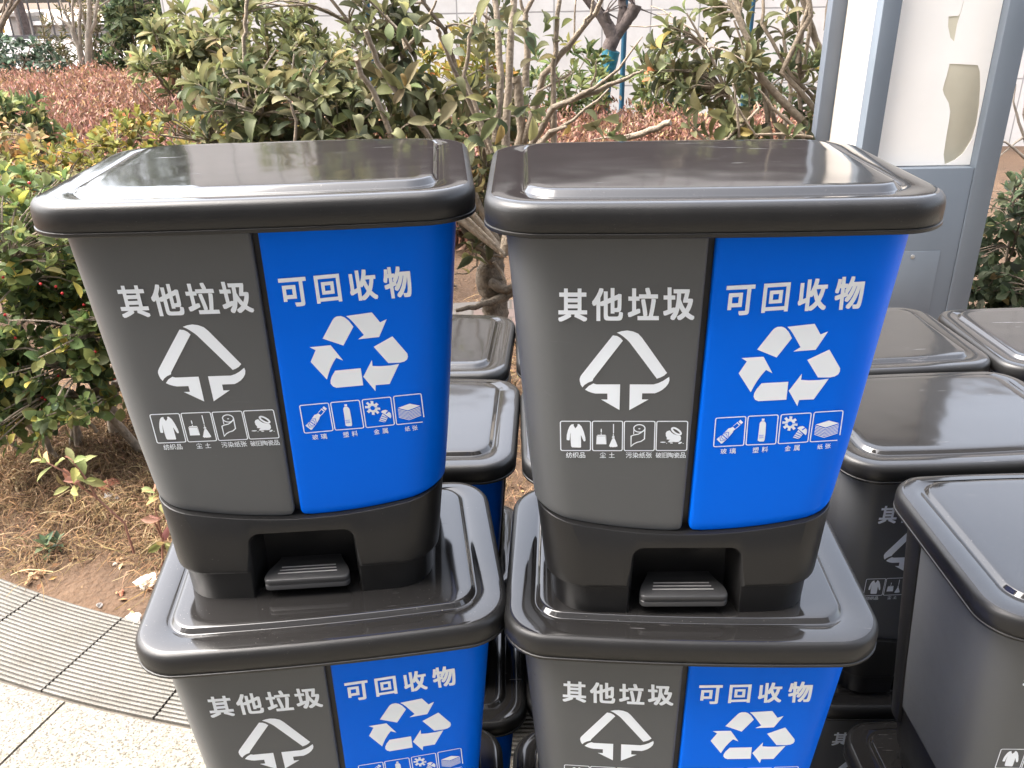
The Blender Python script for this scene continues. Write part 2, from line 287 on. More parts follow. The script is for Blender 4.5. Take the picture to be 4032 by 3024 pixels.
# printed artwork: outlines measured on the panel face (x, z in millimetres)
ART = {'grey_title':[('其',[[-155.1,419.4],[-125.5,419.5],[-124.6,382.7],[-154.8,382.5]]),('他',[[-120.7,420.0],[-89.3,420.0],[-87.7,383.4],[-119.7,383.4]]),('垃',[[-84.4,420.3],[-53.1,420.2],[-50.8,384.2],[-82.8,384.3]]),('圾',[[-48.7,420.5],[-17.1,420.2],[-14.1,383.9],[-46.3,384.2]])],'blue_title':[('可',[[15.5,421.4],[44.5,422.6],[44.8,389.3],[15.3,388.2]]),('回',[[53.1,423.1],[80.0,424.4],[80.7,392.5],[53.6,391.0]]),('收',[[88.8,427.1],[117.9,428.1],[119.8,392.9],[90.2,391.9]]),('物',[[125.6,428.7],[155.1,429.7],[157.6,393.4],[127.8,392.5]])],'grey_symbol':[[[-97.5,367.0],[-93.0,366.3],[-89.4,364.0],[-86.8,360.8],[-101.9,337.9],[-116.4,315.7],[-117.2,312.9],[-121.8,310.9],[-125.7,308.0],[-127.9,305.0],[-129.7,308.0],[-130.7,311.7],[-131.1,315.0],[-130.4,318.0],[-129.1,320.4],[-113.0,344.3]],[[-93.4,370.1],[-88.7,371.8],[-82.8,372.6],[-76.8,371.5],[-71.3,369.0],[-67.1,364.4],[-52.5,343.4],[-38.2,322.7],[-41.2,319.4],[-44.8,317.3],[-48.6,315.8],[-64.2,337.6],[-79.8,359.1],[-82.3,361.8],[-86.7,365.7],[-89.8,368.1]],[[-116.3,309.9],[-112.9,308.8],[-100.8,308.9],[-87.5,309.0],[-86.8,277.1],[-107.3,290.2],[-100.5,290.2],[-100.8,297.5],[-113.4,297.5],[-117.2,298.3],[-121.6,300.1],[-125.0,302.2],[-121.1,306.9]],[[-77.1,309.0],[-51.8,308.9],[-46.8,310.5],[-41.5,313.4],[-38.0,316.2],[-35.6,318.0],[-35.0,314.1],[-35.9,309.9],[-38.5,305.7],[-42.0,302.2],[-45.5,299.9],[-49.5,298.0],[-63.3,298.0],[-63.2,290.5],[-56.0,290.4],[-76.2,277.0]]],'blue_symbol':[[[54.5,349.3],[67.6,370.8],[69.8,373.5],[72.6,375.0],[76.9,375.3],[80.8,373.6],[85.1,369.1],[89.4,361.8],[76.2,339.6]],[[82.8,374.9],[110.9,377.7],[118.9,365.3],[126.4,368.6],[116.4,347.6],[93.1,346.2],[99.9,351.1],[95.1,358.7],[89.7,367.0],[86.6,371.1]],[[109.3,335.9],[131.0,347.5],[146.1,325.0],[146.5,321.2],[145.3,317.7],[141.8,315.2],[136.9,314.2],[123.9,314.5]],[[105.9,319.6],[106.0,312.2],[114.4,311.3],[125.9,311.4],[135.9,312.7],[123.3,287.8],[107.4,287.4],[106.5,279.8],[94.5,299.1]],[[64.0,309.0],[92.6,310.2],[93.4,288.2],[63.0,287.0],[59.3,289.0],[57.2,292.7],[57.5,297.0],[59.5,302.1]],[[39.2,339.6],[62.3,340.8],[74.1,321.0],[66.8,325.0],[62.8,319.2],[58.6,311.4],[55.7,304.3],[53.5,298.3],[38.1,321.4],[45.2,335.6]]],'grey_icons':[{'frame':[[-151.3,262.1],[-117.9,262.6],[-117.1,224.4],[-150.4,223.8]],'polys':[[[-138.7,258.3],[-136.5,258.6],[-136.5,256.6],[-134.6,253.2],[-132.4,256.2],[-132.1,258.8],[-130.3,258.7],[-127.6,255.5],[-125.3,249.5],[-123.3,241.7],[-122.9,237.8],[-123.5,236.4],[-125.0,236.6],[-125.9,238.6],[-127.7,243.4],[-128.3,244.6],[-127.9,235.5],[-127.7,228.9],[-128.5,228.0],[-137.9,228.3],[-138.9,230.0],[-139.5,237.0],[-139.8,243.1],[-139.4,248.8],[-140.3,243.6],[-140.6,238.8],[-141.0,237.4],[-143.6,237.7],[-144.1,239.1],[-143.9,244.8],[-142.7,250.9],[-141.2,255.2],[-139.8,257.4]]],'w':[],'b':[],'cap':[('纺',[[-144.5,221.8],[-137.7,221.9],[-137.6,214.2],[-144.4,214.1]]),('织',[[-137.2,221.9],[-130.2,222.1],[-130.1,214.4],[-137.1,214.2]]),('品',[[-129.3,221.8],[-122.9,221.9],[-122.7,214.5],[-129.2,214.4]])]},{'frame':[[-116.0,262.7],[-82.7,263.0],[-81.6,224.7],[-114.8,224.3]],'polys':[[[-105.2,250.6],[-105.2,249.6],[-105.3,248.7],[-105.5,248.1],[-105.8,247.9],[-106.0,248.1],[-106.3,248.7],[-106.4,249.5],[-106.5,250.6],[-106.5,251.6],[-106.4,252.5],[-106.2,253.0],[-105.9,253.2],[-105.7,253.0],[-105.4,252.5],[-105.3,251.6]],[[-105.1,246.3],[-105.3,245.7],[-105.8,245.5],[-106.2,245.7],[-106.5,246.3],[-106.3,246.8],[-105.8,247.0],[-105.3,246.8]],[[-110.0,245.2],[-101.0,245.3],[-101.0,243.9],[-109.9,243.8]],[[-110.2,243.4],[-101.1,243.5],[-100.0,232.9],[-110.6,232.8]],[[-93.2,259.3],[-92.1,259.3],[-91.7,247.3],[-92.7,247.3]],[[-91.6,246.0],[-91.8,245.5],[-92.3,245.3],[-92.7,245.5],[-93.0,246.0],[-92.8,246.4],[-92.3,246.7],[-91.8,246.5]],[[-91.5,244.3],[-91.7,243.8],[-92.2,243.5],[-92.7,243.8],[-93.0,244.3],[-92.8,244.9],[-92.3,245.1],[-91.7,244.9]],[[-90.7,242.4],[-90.8,242.0],[-91.1,241.6],[-91.6,241.4],[-92.2,241.3],[-92.8,241.4],[-93.3,241.6],[-93.6,242.0],[-93.8,242.4],[-93.7,242.8],[-93.4,243.2],[-92.9,243.4],[-92.3,243.5],[-91.7,243.5],[-91.2,243.2],[-90.8,242.9]],[[-93.1,241.0],[-90.9,241.0],[-89.0,236.4],[-87.1,231.2],[-87.6,229.4],[-88.4,230.1],[-89.1,229.0],[-90.0,229.8],[-91.0,228.8],[-91.9,229.6],[-92.8,228.9],[-93.7,229.8],[-94.7,228.9],[-95.7,230.0],[-96.7,230.2],[-95.9,232.9],[-94.5,237.2]]],'w':[([[-110.5,244.3],[-110.7,232.8]],0.5,0),([[-100.6,244.4],[-99.7,232.9]],0.5,0)],'b':[],'cap':[('尘',[[-106.5,222.3],[-99.7,222.4],[-99.4,215.0],[-106.3,214.9]]),('土',[[-96.5,222.1],[-89.9,222.2],[-89.7,215.3],[-96.2,215.2]])]},{'frame':[[-80.9,262.8],[-47.2,262.9],[-45.9,224.9],[-79.5,224.7]],'polys':[[[-62.7,253.4],[-62.9,253.0],[-63.5,252.7],[-64.3,252.7],[-64.9,253.0],[-65.2,253.4],[-65.0,253.8],[-64.4,254.0],[-63.6,254.0],[-63.0,253.8]]],'w':[([[-57.8,253.9],[-58.0,252.7],[-58.5,251.5],[-59.4,250.5],[-60.7,249.7],[-62.1,249.2],[-63.7,249.1],[-65.3,249.2],[-66.9,249.7],[-68.2,250.5],[-69.2,251.5],[-69.9,252.6],[-70.1,253.9],[-70.0,255.1],[-69.4,256.3],[-68.5,257.3],[-67.3,258.0],[-65.8,258.5],[-64.2,258.7],[-62.6,258.5],[-61.1,258.0],[-59.8,257.3],[-58.8,256.3],[-58.1,255.1]],1.3,1),([[-57.9,253.3],[-58.8,251.3],[-61.9,248.3],[-64.8,246.4],[-69.9,245.2],[-72.6,243.8],[-72.1,230.4],[-69.3,233.5],[-65.7,235.7],[-61.3,237.0],[-57.7,240.1],[-57.8,253.3]],1.3,1),([[-70.0,253.0],[-69.9,246.4]],0.9,0)],'b':[],'cap':[('污',[[-77.5,222.5],[-70.5,222.5],[-70.2,215.0],[-77.1,215.0]]),('染',[[-70.0,222.5],[-63.1,222.5],[-62.7,215.0],[-69.7,215.0]]),('纸',[[-62.6,222.5],[-55.7,222.6],[-55.2,215.1],[-62.2,215.0]]),('张',[[-55.1,222.6],[-48.2,222.6],[-47.8,215.1],[-54.7,215.1]])]},{'frame':[[-45.3,262.9],[-11.4,262.8],[-9.7,224.9],[-44.0,225.0]],'polys':[[[-30.2,251.3],[-33.4,250.2],[-34.6,247.9],[-34.2,244.0],[-32.8,241.6],[-33.1,239.6],[-30.8,239.2],[-29.3,239.2],[-30.4,237.9],[-31.6,236.2],[-29.1,235.7],[-25.1,236.3],[-22.1,236.0],[-19.2,236.3],[-17.3,238.7],[-17.2,242.2],[-18.3,244.3],[-22.0,245.0],[-25.8,246.4],[-28.5,248.7]],[[-33.8,235.9],[-34.0,235.6],[-34.6,235.4],[-35.6,235.2],[-36.8,235.1],[-38.0,235.2],[-39.0,235.4],[-39.7,235.6],[-40.0,235.9],[-39.8,236.2],[-39.1,236.5],[-38.1,236.6],[-36.9,236.7],[-35.7,236.6],[-34.7,236.5],[-34.0,236.2]],[[-32.2,234.6],[-32.4,234.1],[-32.9,234.1],[-33.2,234.6],[-33.0,235.1],[-32.5,235.0]],[[-25.6,234.8],[-25.9,234.4],[-26.8,234.2],[-27.8,234.2],[-28.7,234.4],[-29.0,234.8],[-28.7,235.3],[-27.9,235.5],[-26.9,235.5],[-26.0,235.2]],[[-15.8,235.9],[-15.8,235.4],[-16.1,234.8],[-16.7,234.3],[-17.4,233.9],[-18.2,233.6],[-18.9,233.6],[-19.5,233.7],[-19.8,234.1],[-19.8,234.6],[-19.5,235.1],[-19.0,235.6],[-18.2,236.0],[-17.4,236.3],[-16.7,236.3],[-16.1,236.2]],[[-13.8,234.2],[-14.0,233.7],[-14.6,233.7],[-14.9,234.2],[-14.7,234.6],[-14.1,234.6]]],'w':[([[-17.9,246.5],[-18.5,245.9],[-19.5,245.8],[-20.9,246.1],[-22.5,246.8],[-24.1,247.8],[-25.6,249.1],[-26.9,250.4],[-27.7,251.8],[-28.1,252.9],[-28.0,253.8],[-27.4,254.3],[-26.4,254.5],[-25.0,254.2],[-23.5,253.5],[-21.9,252.4],[-20.4,251.2],[-19.1,249.8],[-18.2,248.5],[-17.8,247.4]],2.2,1)],'b':[],'cap':[('破',[[-44.1,222.4],[-37.8,222.4],[-37.4,215.2],[-43.7,215.2]]),('旧',[[-37.3,222.4],[-31.0,222.4],[-30.5,215.2],[-36.8,215.2]]),('陶',[[-30.5,222.4],[-24.2,222.4],[-23.7,215.2],[-30.0,215.2]]),('瓷',[[-23.7,222.4],[-17.4,222.4],[-16.9,215.2],[-23.2,215.2]]),('品',[[-16.9,222.4],[-10.6,222.3],[-10.1,215.1],[-16.4,215.2]])]}],'blue_icons':[{'frame':[[18.9,266.5],[51.8,268.0],[53.3,230.9],[19.9,229.5]],'polys':[[[22.3,239.4],[27.9,233.4],[29.4,234.1],[35.0,241.0],[39.1,247.4],[40.0,250.3],[41.9,252.0],[38.6,255.3],[36.3,253.7],[34.4,253.4],[31.8,250.1],[29.9,247.5]],[[46.1,264.1],[49.4,260.6],[47.5,258.2],[44.2,261.5]]],'w':[([[39.0,255.9],[42.9,260.1],[45.8,256.7],[41.9,252.5]],0.7,0),([[42.8,261.2],[46.7,257.1]],0.7,0)],'b':[([[29.2,248.1],[34.8,248.3],[35.3,241.4]],0.6,0),([[25.6,242.7],[26.6,237.4],[31.7,237.7]],0.6,0),([[33.7,242.9],[33.6,241.2],[32.8,239.9],[31.6,239.2],[30.1,239.2],[28.7,240.0],[27.7,241.3],[27.2,243.0],[27.4,244.6],[28.2,245.9],[29.4,246.6],[30.8,246.6],[32.2,245.9],[33.2,244.5]],0.6,1),([[27.6,245.6],[33.6,239.7]],1.0,0)],'cap':[('玻',[[28.1,226.5],[35.0,227.2],[35.3,220.2],[28.3,219.5]]),('璃',[[38.0,227.3],[45.0,227.8],[45.5,220.2],[38.4,219.7]])]},{'frame':[[54.2,268.3],[87.1,269.3],[89.0,231.9],[55.7,231.2]],'polys':[[[69.6,264.9],[72.5,264.9],[72.6,262.1],[69.7,262.1]],[[69.6,261.7],[72.8,261.5],[74.5,259.5],[75.0,257.3],[75.8,246.2],[75.9,237.5],[75.2,235.4],[70.4,235.5],[68.2,236.7],[68.2,244.6],[68.0,252.4],[67.8,258.8],[68.3,260.5]]],'w':[],'b':[([[68.7,243.7],[74.0,243.8]],0.5,0),([[68.9,241.8],[73.9,241.9]],0.35,0),([[68.9,240.3],[74.1,240.6]],0.5,0)],'cap':[('塑',[[64.0,227.9],[70.6,228.4],[70.9,221.0],[64.3,220.6]]),('料',[[74.1,228.4],[81.1,228.9],[81.4,221.4],[74.5,220.9]])]},{'frame':[[90.3,269.5],[123.2,270.8],[124.8,233.4],[91.6,232.0]],'polys':[[[106.9,258.5],[109.9,258.1],[110.0,254.6],[106.9,255.3],[106.4,254.0],[108.7,251.4],[106.3,249.3],[104.3,252.1],[102.9,251.7],[103.1,248.4],[99.8,249.0],[100.0,252.3],[98.6,253.1],[96.6,251.0],[94.2,254.0],[96.5,255.7],[95.9,257.3],[92.9,257.7],[92.9,261.2],[95.9,260.5],[96.5,261.8],[94.2,264.4],[96.5,266.4],[98.5,263.7],[99.9,264.0],[99.7,267.3],[103.0,266.7],[102.8,263.5],[104.2,262.7],[106.2,264.7],[108.6,261.8],[106.3,260.1]],[[110.4,251.7],[112.5,253.7],[116.1,254.3],[118.9,252.7],[121.6,249.1],[122.0,245.3],[121.2,242.3]],[[112.0,249.5],[117.6,243.7],[114.7,238.1],[113.2,237.7],[107.2,239.7],[108.2,241.8]]],'w':[],'b':[([[102.7,257.9],[102.5,257.0],[102.0,256.5],[101.2,256.5],[100.5,257.1],[100.2,257.9],[100.3,258.8],[100.8,259.3],[101.6,259.3],[102.3,258.7]],2.9,1),([[93.1,257.9],[109.8,257.9]],0.5,0),([[116.1,249.3],[120.0,253.1]],1.4,0),([[110.7,246.5],[116.7,243.7]],0.8,0),([[109.4,243.9],[115.6,241.1]],0.8,0),([[108.0,241.8],[114.5,238.6]],0.8,0)],'cap':[('金',[[99.8,229.0],[106.4,229.4],[106.8,222.4],[100.2,221.9]]),('属',[[109.7,229.6],[116.4,229.8],[116.9,222.5],[110.2,222.1]])]},{'frame':[[126.4,271.4],[158.2,272.5],[159.9,234.4],[127.2,233.3]],'cut':1,'polys':[[[130.3,255.7],[144.4,260.3],[156.2,256.5],[141.7,251.4]]],'w':[([[130.2,254.0],[141.7,249.6],[156.2,254.6]],0.85,0),([[130.3,252.2],[141.8,247.7],[156.3,252.8]],0.85,0),([[130.3,250.4],[141.9,245.9],[156.3,251.0]],0.85,0),([[130.4,248.6],[141.9,244.1],[156.4,249.2]],0.85,0),([[130.4,246.8],[142.0,242.3],[156.5,247.3]],0.85,0),([[130.4,245.0],[142.0,240.5],[156.6,245.5]],0.85,0),([[130.5,243.1],[142.1,238.6],[156.6,243.7]],0.85,0)],'b':[],'cap':[('纸',[[136.3,229.6],[142.3,230.0],[142.9,223.4],[136.8,223.0]]),('张',[[145.1,230.3],[151.2,230.7],[151.9,224.0],[145.7,223.6]])]}]}
# ------------------------------------------------------------------ the two-compartment pedal bin
WL, DL, ZR, LH, ZQ = 0.46, 0.3412, 0.4791, 0.0338, 0.5175
LIDY = 0.0261
ZP, WT, WB, YT, YB, SAG = 0.1114, 0.2166, 0.1810, 0.1239, 0.1043, 0.0067

def hw_at(z): return WB + (WT - WB) * (z - ZP) / (ZR - ZP)        # half width the front curve is measured over
def body_hw(z): return 0.1799 + (0.2091 - 0.1799) * (z - ZP) / (ZR - ZP)
def front_y(x, z):
    t = (z - ZP) / (ZR - ZP)
    return -(YB + (YT - YB) * t) + SAG * (x / hw_at(z)) ** 2

def rrect(w, d, r, cy=0.0, bow=0.0, nc=9, nx=12, ny=8):
    hw, hd = w / 2, d / 2; pts = []
    def arc(cx, cyy, a0):
        for k in range(nc + 1):
            a = R(a0 + 90 * k / nc); pts.append((cx + r * math.cos(a), cyy + r * math.sin(a)))
    def line(p, q, n):
        for k in range(1, n): pts.append((p[0] + (q[0] - p[0]) * k / n, p[1] + (q[1] - p[1]) * k / n))
    arc(hw - r, -hd + r, 270); line((hw, -hd + r), (hw, hd - r), ny)
    arc(hw - r, hd - r, 0); line((hw - r, hd), (-hw + r, hd), nx)
    arc(-hw + r, hd - r, 90); line((-hw, hd - r), (-hw, -hd + r), ny)
    arc(-hw + r, -hd + r, 180); line((-hw + r, -hd), (hw - r, -hd), nx)
    out = []
    for x, y in pts:
        t = 1 - (x / hw) ** 2
        out.append((x, cy + y + (-bow if y < 0 else bow) * t))
    return out

def lid_mesh():
    b = MB(); rings = []
    def ring(w, d, r, cy, z, bow=0.0082):
        rings.append([(x, y, z) for x, y in rrect(w, d, r, cy, bow)])
    for ins, dz in ((0.022, 0.012), (0.006, 0.001), (0.004, 0.0), (0.0012, 0.0004), (0.0, 0.0018), (0.0, 0.0046), (0.0016, 0.0054), (0.0008, 0.0064), (0.0003, 0.0170),
                    (0.0006, 0.0235), (0.0020, 0.0280), (0.0046, 0.0315), (0.0080, 0.0331), (0.0120, 0.0337), (0.022, 0.0337)):
        ring(WL - 2 * ins, DL - 2 * ins, max(0.0565 - ins, 0.03), LIDY, ZR + dz)
    # raised panel: wider margin at the front than at the back
    pw, pd, pc, pr = 0.380, 0.280, 0.0330, 0.034
    for ins, dz in ((-0.0080, 0.0332), (-0.0040, 0.0322), (-0.0015, 0.0316), (0.0002, 0.0315), (0.0012, 0.0322), (0.0046, 0.0371), (0.0060, 0.0379), (0.0090, 0.0383), (0.020, 0.0384)):
        ring(pw - 2 * ins, pd - 2 * ins, max(pr - ins, 0.016), pc, ZR + dz, 0.006)
    for s, dz in ((0.86, 0.03838), (0.6, 0.0385), (0.3, 0.0386), (0.06, 0.0386)):
        ring((pw - 0.04) * s, (pd - 0.04) * s, 0.03 * s, pc, ZR + dz, 0.005 * s)
    b.loft(rings[:13], mi=1); b.loft(rings[12:], cap1=True)
    me = b.mesh('lid', None)
    bm = bmesh.new(); bm.from_mesh(me); bmesh.ops.remove_doubles(bm, verts=bm.verts, dist=1e-6); bm.to_mesh(me); bm.free()
    smooth(me, 50)
    return me

GAPC = -0.0025
def lift(x): return 0.75 * min(abs(x), 0.172) ** 2     # the panel's lower edge sweeps up towards the sides
def bucket_mesh(s):
    """s=+1 the blue half on the right, -1 the grey half"""
    xin = 0.0036 + s * GAPC; rc = 0.050; yb = 0.095
    def section(z, ins, zrow):
        hw = body_hw(z) - ins; out = []
        def F(u): return front_y(s * u, z) + ins
        def put(u, y, lift=True):
            zz = zrow
            d = u - xin
            if lift and d < 0.009: zz = zrow + 0.009 - math.sqrt(max(0.0, 0.009 ** 2 - (0.009 - max(d, 0)) ** 2))
            out.append((s * u, y, zz))
        put(xin + 0.0006 + ins * .3, F(xin) + 0.013); put(xin + ins * .3, F(xin) + 0.005); put(xin + 0.0006 + ins * .3, F(xin) + 0.0018); put(xin + 0.0022 + ins * .2, F(xin) + 0.0004)
        x1 = hw - rc
        for k in range(0, 13):
            u = xin + 0.005 + (x1 - xin - 0.005) * k / 12
            put(u, F(u))
        yc = F(x1) + rc
        for k in range(1, 9):
            a = R(-90 + 90 * k / 8); out.append((s * (x1 + rc * math.cos(a)), yc + rc * math.sin(a), zrow))
        for k in range(1, 4): out.append((s * hw, yc + (yb - yc) * k / 3, zrow))
        return out
    rows = []
    zb = 0.1124
    rows.append(section(zb, 0.010, zb + 0.0008)); rows.append(section(zb, 0.0022, zb)); rows.append(section(zb, 0.0005, zb + 0.0008)); rows.append(section(zb, 0.0, zb + 0.0028))
    n = 9
    for k in range(n + 1):
        z = zb + 0.013 + (ZR + 0.006 - zb - 0.013) * k / n
        sec = section(z, 0.0, z)
        if k == 0: rows.append(sec)
        else: rows.append([(x, y, z) for x, y, _ in sec])
    b = MB(); b.loft(rows, closed=False)
    b.v = [(x, y, z + lift(x) * max(0.0, min(1.0, 1 - (z - zb) / 0.10))) for x, y, z in b.v]
    me = b.mesh('bucket', 40)
    return me

def frame_mesh():
    """black back shell and the dark core seen in the slot between the two buckets"""
    b = MB(); rings = []
    for k in range(7):
        z = 0.100 + (ZR + 0.008 - 0.100) * k / 6; hw = body_hw(z) + 0.0030; rc = 0.04; yb = 0.150 + 0.018 * (z - 0.1) / 0.38
        pts = [(-hw + 0.006, 0.093), (-hw + 0.001, 0.0935), (-hw, 0.095)]
        for j in range(9):
            a = R(180 - 90 * j / 8); pts.append((-hw + rc + rc * math.cos(a), yb - rc + rc * math.sin(a)))
        for j in range(1, 8): pts.append((-hw + rc + (2 * hw - 2 * rc) * j / 8, yb))
        for j in range(9):
            a = R(90 - 90 * j / 8); pts.append((hw - rc + rc * math.cos(a), yb - rc + rc * math.sin(a)))
        pts += [(hw, 0.095), (hw - 0.001, 0.0935), (hw - 0.006, 0.093)]
        rings.append([(x, y, z) for x, y in pts])
    b.loft(rings, closed=False)
    core = []
    for k in range(7):
        z = 0.105 + (ZR + 0.008 - 0.105) * k / 6
        core.append([(x, front_y(x, z) + 0.0105, z) for x in (-0.03, -0.015, -0.0025, 0.012, 0.026)])
    b.loft(core, closed=False)
    return b.mesh('frame', 40)

def base_ring(hw, yf, yb, r, z, sag=0.0067):
    pts = []
    def F(x): return -yf + sag * (x / hw) ** 2
    x1 = hw - r
    for k in range(17): x = -x1 + 2 * x1 * k / 16; pts.append((x, F(x)))
    yc = F(x1) + r
    for k in range(1, 9): a = R(-90 + 90 * k / 8); pts.append((x1 + r * math.cos(a), yc + r * math.sin(a)))
    for k in range(1, 4): pts.append((hw, yc + (yb - r - yc) * k / 3))
    for k in range(1, 9): a = R(90 * k / 8); pts.append((x1 + r * math.cos(a), yb - r + r * math.sin(a)))
    for k in range(1, 10): pts.append((x1 - 2 * x1 * k / 10, yb))
    for k in range(9): a = R(90 + 90 * k / 8); pts.append((-x1 + r * math.cos(a), yb - r + r * math.sin(a)))
    for k in range(1, 4): pts.append((-hw, yb - r + (yc - yb + r) * k / 3))
    for k in range(1, 8): a = R(180 + 90 * k / 8); pts.append((-x1 + r * math.cos(a), yc + r * math.sin(a)))
    return [(x, y, z) for x, y in pts]

def base_mesh():
    b = MB()
    b.loft([base_ring(0.1565, 0.1165, 0.144, 0.046, 0.0), base_ring(0.1585, 0.1170, 0.145, 0.046, 0.0405), base_ring(0.1635, 0.1192, 0.147, 0.049, 0.0410),
            base_ring(0.1664, 0.1203, 0.149, 0.050, 0.0425), base_ring(0.1676, 0.1202, 0.149, 0.050, 0.0460), base_ring(0.1724, 0.1160, 0.150, 0.050, 0.080), base_ring(0.1772, 0.1122, 0.151, 0.050, 0.1112), base_ring(0.1766, 0.1115, 0.150, 0.050, 0.1120),
            base_ring(0.166, 0.1000, 0.140, 0.042, 0.1120)], cap0=True, cap1=True)
    b.v = [(x, y, z + lift(x) * max(0.0, min(1.0, (z - 0.045) / 0.065))) for x, y, z in b.v]
    me = b.mesh('base', None)
    # cutter: pedal recess
    c = MB(); out = []
    for x, z in ((-0.0660, -0.02), (0.0660, -0.02)): out.append((x, z))
    for k in range(7): a = R(90 * k / 6); out.append((0.0485 + 0.0135 * math.cos(a), 0.079 + 0.0135 * math.sin(a)))
    for k in range(7): a = R(90 + 90 * k / 6); out.append((-0.0485 + 0.0135 * math.cos(a), 0.079 + 0.0135 * math.sin(a)))
    def ring_c(y, d, k=1.0): return [((x * k) + math.copysign(d, x), y, z if z < 0 else z * (0.93 + 0.07 * k) + d) for x, z in out]
    c.loft([ring_c(-0.20, 0.0125), ring_c(-0.1225, 0.0125), ring_c(-0.1195, 0.0075), ring_c(-0.1165, 0.0040), ring_c(-0.1125, 0.0015), ring_c(-0.1060, 0.0), ring_c(-0.071, 0.0, 0.90)], cap0=True, cap1=True)
    cme = c.mesh('cutter', None)
    co = bpy.data.objects.new('cutter', cme); COL.objects.link(co)
    bm = bmesh.new(); bm.from_mesh(cme); bmesh.ops.recalc_face_normals(bm, faces=bm.faces); bm.to_mesh(cme); bm.free()
    bm = bmesh.new(); bm.from_mesh(me); bmesh.ops.recalc_face_normals(bm, faces=bm.faces); bm.to_mesh(me); bm.free()
    def cut(o):
        m = o.modifiers.new('b', 'BOOLEAN'); m.operation = 'DIFFERENCE'; m.object = co; m.solver = 'EXACT'
    def bev(o):
        m = o.modifiers.new('v', 'BEVEL'); m.width = 0.0012; m.segments = 2; m.limit_method = 'ANGLE'; m.angle_limit = R(40)
    r = evaluated(me, [cut, bev])
    bpy.data.objects.remove(co)
    smooth(r, 50)
    return r

def pedal_mesh():
    b = MB()
    def outline(k):
        pts = [(-0.0375 * k, -0.054)]
        pts.append((-0.0390 * k, -0.074)); pts.append((-0.0440 * k, -0.086)); pts.append((-0.0500 * k, -0.098)); pts.append((-0.0525 * k, -0.106))
        for i in range(6):
            a = R(180 + 90 * i / 5); pts.append(((-0.0455 + 0.0075 * math.cos(a)) * k, -0.1125 + 0.0075 * math.sin(a) * 1.0))
        pts2 = [(-x, y) for x, y in reversed(pts)]
        return pts + pts2
    def ring(k, z, dy=0): return [(x, y + dy, z) for x, y in outline(k)]
    b.loft([ring(0.95, 0.0125, 0.002), ring(1.0, 0.0135), ring(1.005, 0.0195), ring(0.99, 0.0203, 0.0006), ring(1.0, 0.0212), ring(1.0, 0.0266), ring(0.993, 0.0279, 0.0006), ring(0.98, 0.0283, 0.0014)], cap0=True, cap1=True)
    return b.mesh('pedal', 45)

def grip_mesh():
    b = MB()
    for i, y in enumerate((-0.0940, -0.1002, -0.1064)):
        w = 0.034 + 0.0015 * i
        b.box(-w, w, y - 0.0006, y + 0.0006, 0.0278, 0.0291)
    return b.mesh('grip_line', None)

# --- printing: glyphs and shapes measured on the panel face, in millimetres (x, z)
def on_face(p, off=0.0005):
    x, z = p[0] / 1000, p[1] / 1000
    return (x, front_y(x, z) - off, z)

_glyphs = {}
def glyph(ch, bold, res):
    key = (ch, bold, res)
    if key not in _glyphs:
        c = bpy.data.curves.new('glyph', 'FONT'); c.body = ch; c.size = 1.0; c.offset = bold; c.resolution_u = res; c.fill_mode = 'FRONT'
        o = bpy.data.objects.new('glyph', c); COL.objects.link(o)
        dg = bpy.context.evaluated_depsgraph_get(); dg.update()
        me = bpy.data.meshes.new_from_object(o.evaluated_get(dg))
        vs = np.array([v.co[:2] for v in me.vertices]); fs = [tuple(p.vertices) for p in me.polygons]
        bpy.data.objects.remove(o); bpy.data.curves.remove(c); bpy.data.meshes.remove(me)
        lo, hi = vs.min(0), vs.max(0)
        _glyphs[key] = ((vs - lo) / (hi - lo), fs)
    return _glyphs[key]

def put_glyph(b, ch, quad, bold, res, mi=0):
    """the glyph, thickened by laying shifted copies over each other (each a hair above the last)"""
    uv, fs = glyph(ch, 0.0, res)
    tl, tr, br, bl = [np.array(q) for q in quad]
    ctr = np.array([0.5, 0.5]); k = 0
    sh = [(0, 0)] + ([(dx, dy) for dx in (-1, 0, 1) for dy in (-1, 0, 1) if (dx, dy) != (0, 0)] if bold > 0.012 else [(-1, 0), (1, 0), (0, 1), (0, -1)])
    for dx, dy in sh:
        q = ctr + (uv - ctr) * (1 - 2 * bold) + np.array([dx * bold, dy * bold])
        pts = [(tl * (1 - u) + tr * u) * v + (bl * (1 - u) + br * u) * (1 - v) for u, v in q]
        b.add([on_face(p, 0.0005 + 0.00003 * k) for p in pts], fs, mi); k += 1

def put_poly(b, pts, mi=0, off=0.0005):
    b.add([on_face(p, off) for p in pts], [tuple(range(len(pts)))], mi)

def put_stroke(b, pts, w, closed=False, mi=0, off=0.0005):
    P_ = [np.array(p, float) for p in pts]; n = len(P_); L = []; Rr = []
    for i in range(n):
        a = P_[i - 1] if (i > 0 or closed) else P_[i]; c = P_[(i + 1) % n] if (i < n - 1 or closed) else P_[i]
        d1 = P_[i] - a; d2 = c - P_[i]
        d1 = d1 / (np.hypot(*d1) + 1e-9); d2 = d2 / (np.hypot(*d2) + 1e-9)
        t = d1 + d2; t = t / (np.hypot(*t) + 1e-9); nn = np.array([-t[1], t[0]])
        k = 1.0 / max(0.55, abs(float(nn @ np.array([-d2[1], d2[0]])) if np.hypot(*d2) > .5 else 1.0))
        L.append(P_[i] + nn * w / 2 * k); Rr.append(P_[i] - nn * w / 2 * k)
    vs = [on_face(p, off) for pr in zip(L, Rr) for p in pr]
    e = n if closed else n - 1
    b.add(vs, [(2 * i, 2 * i + 1, 2 * ((i + 1) % n) + 1, 2 * ((i + 1) % n)) for i in range(e)], mi)

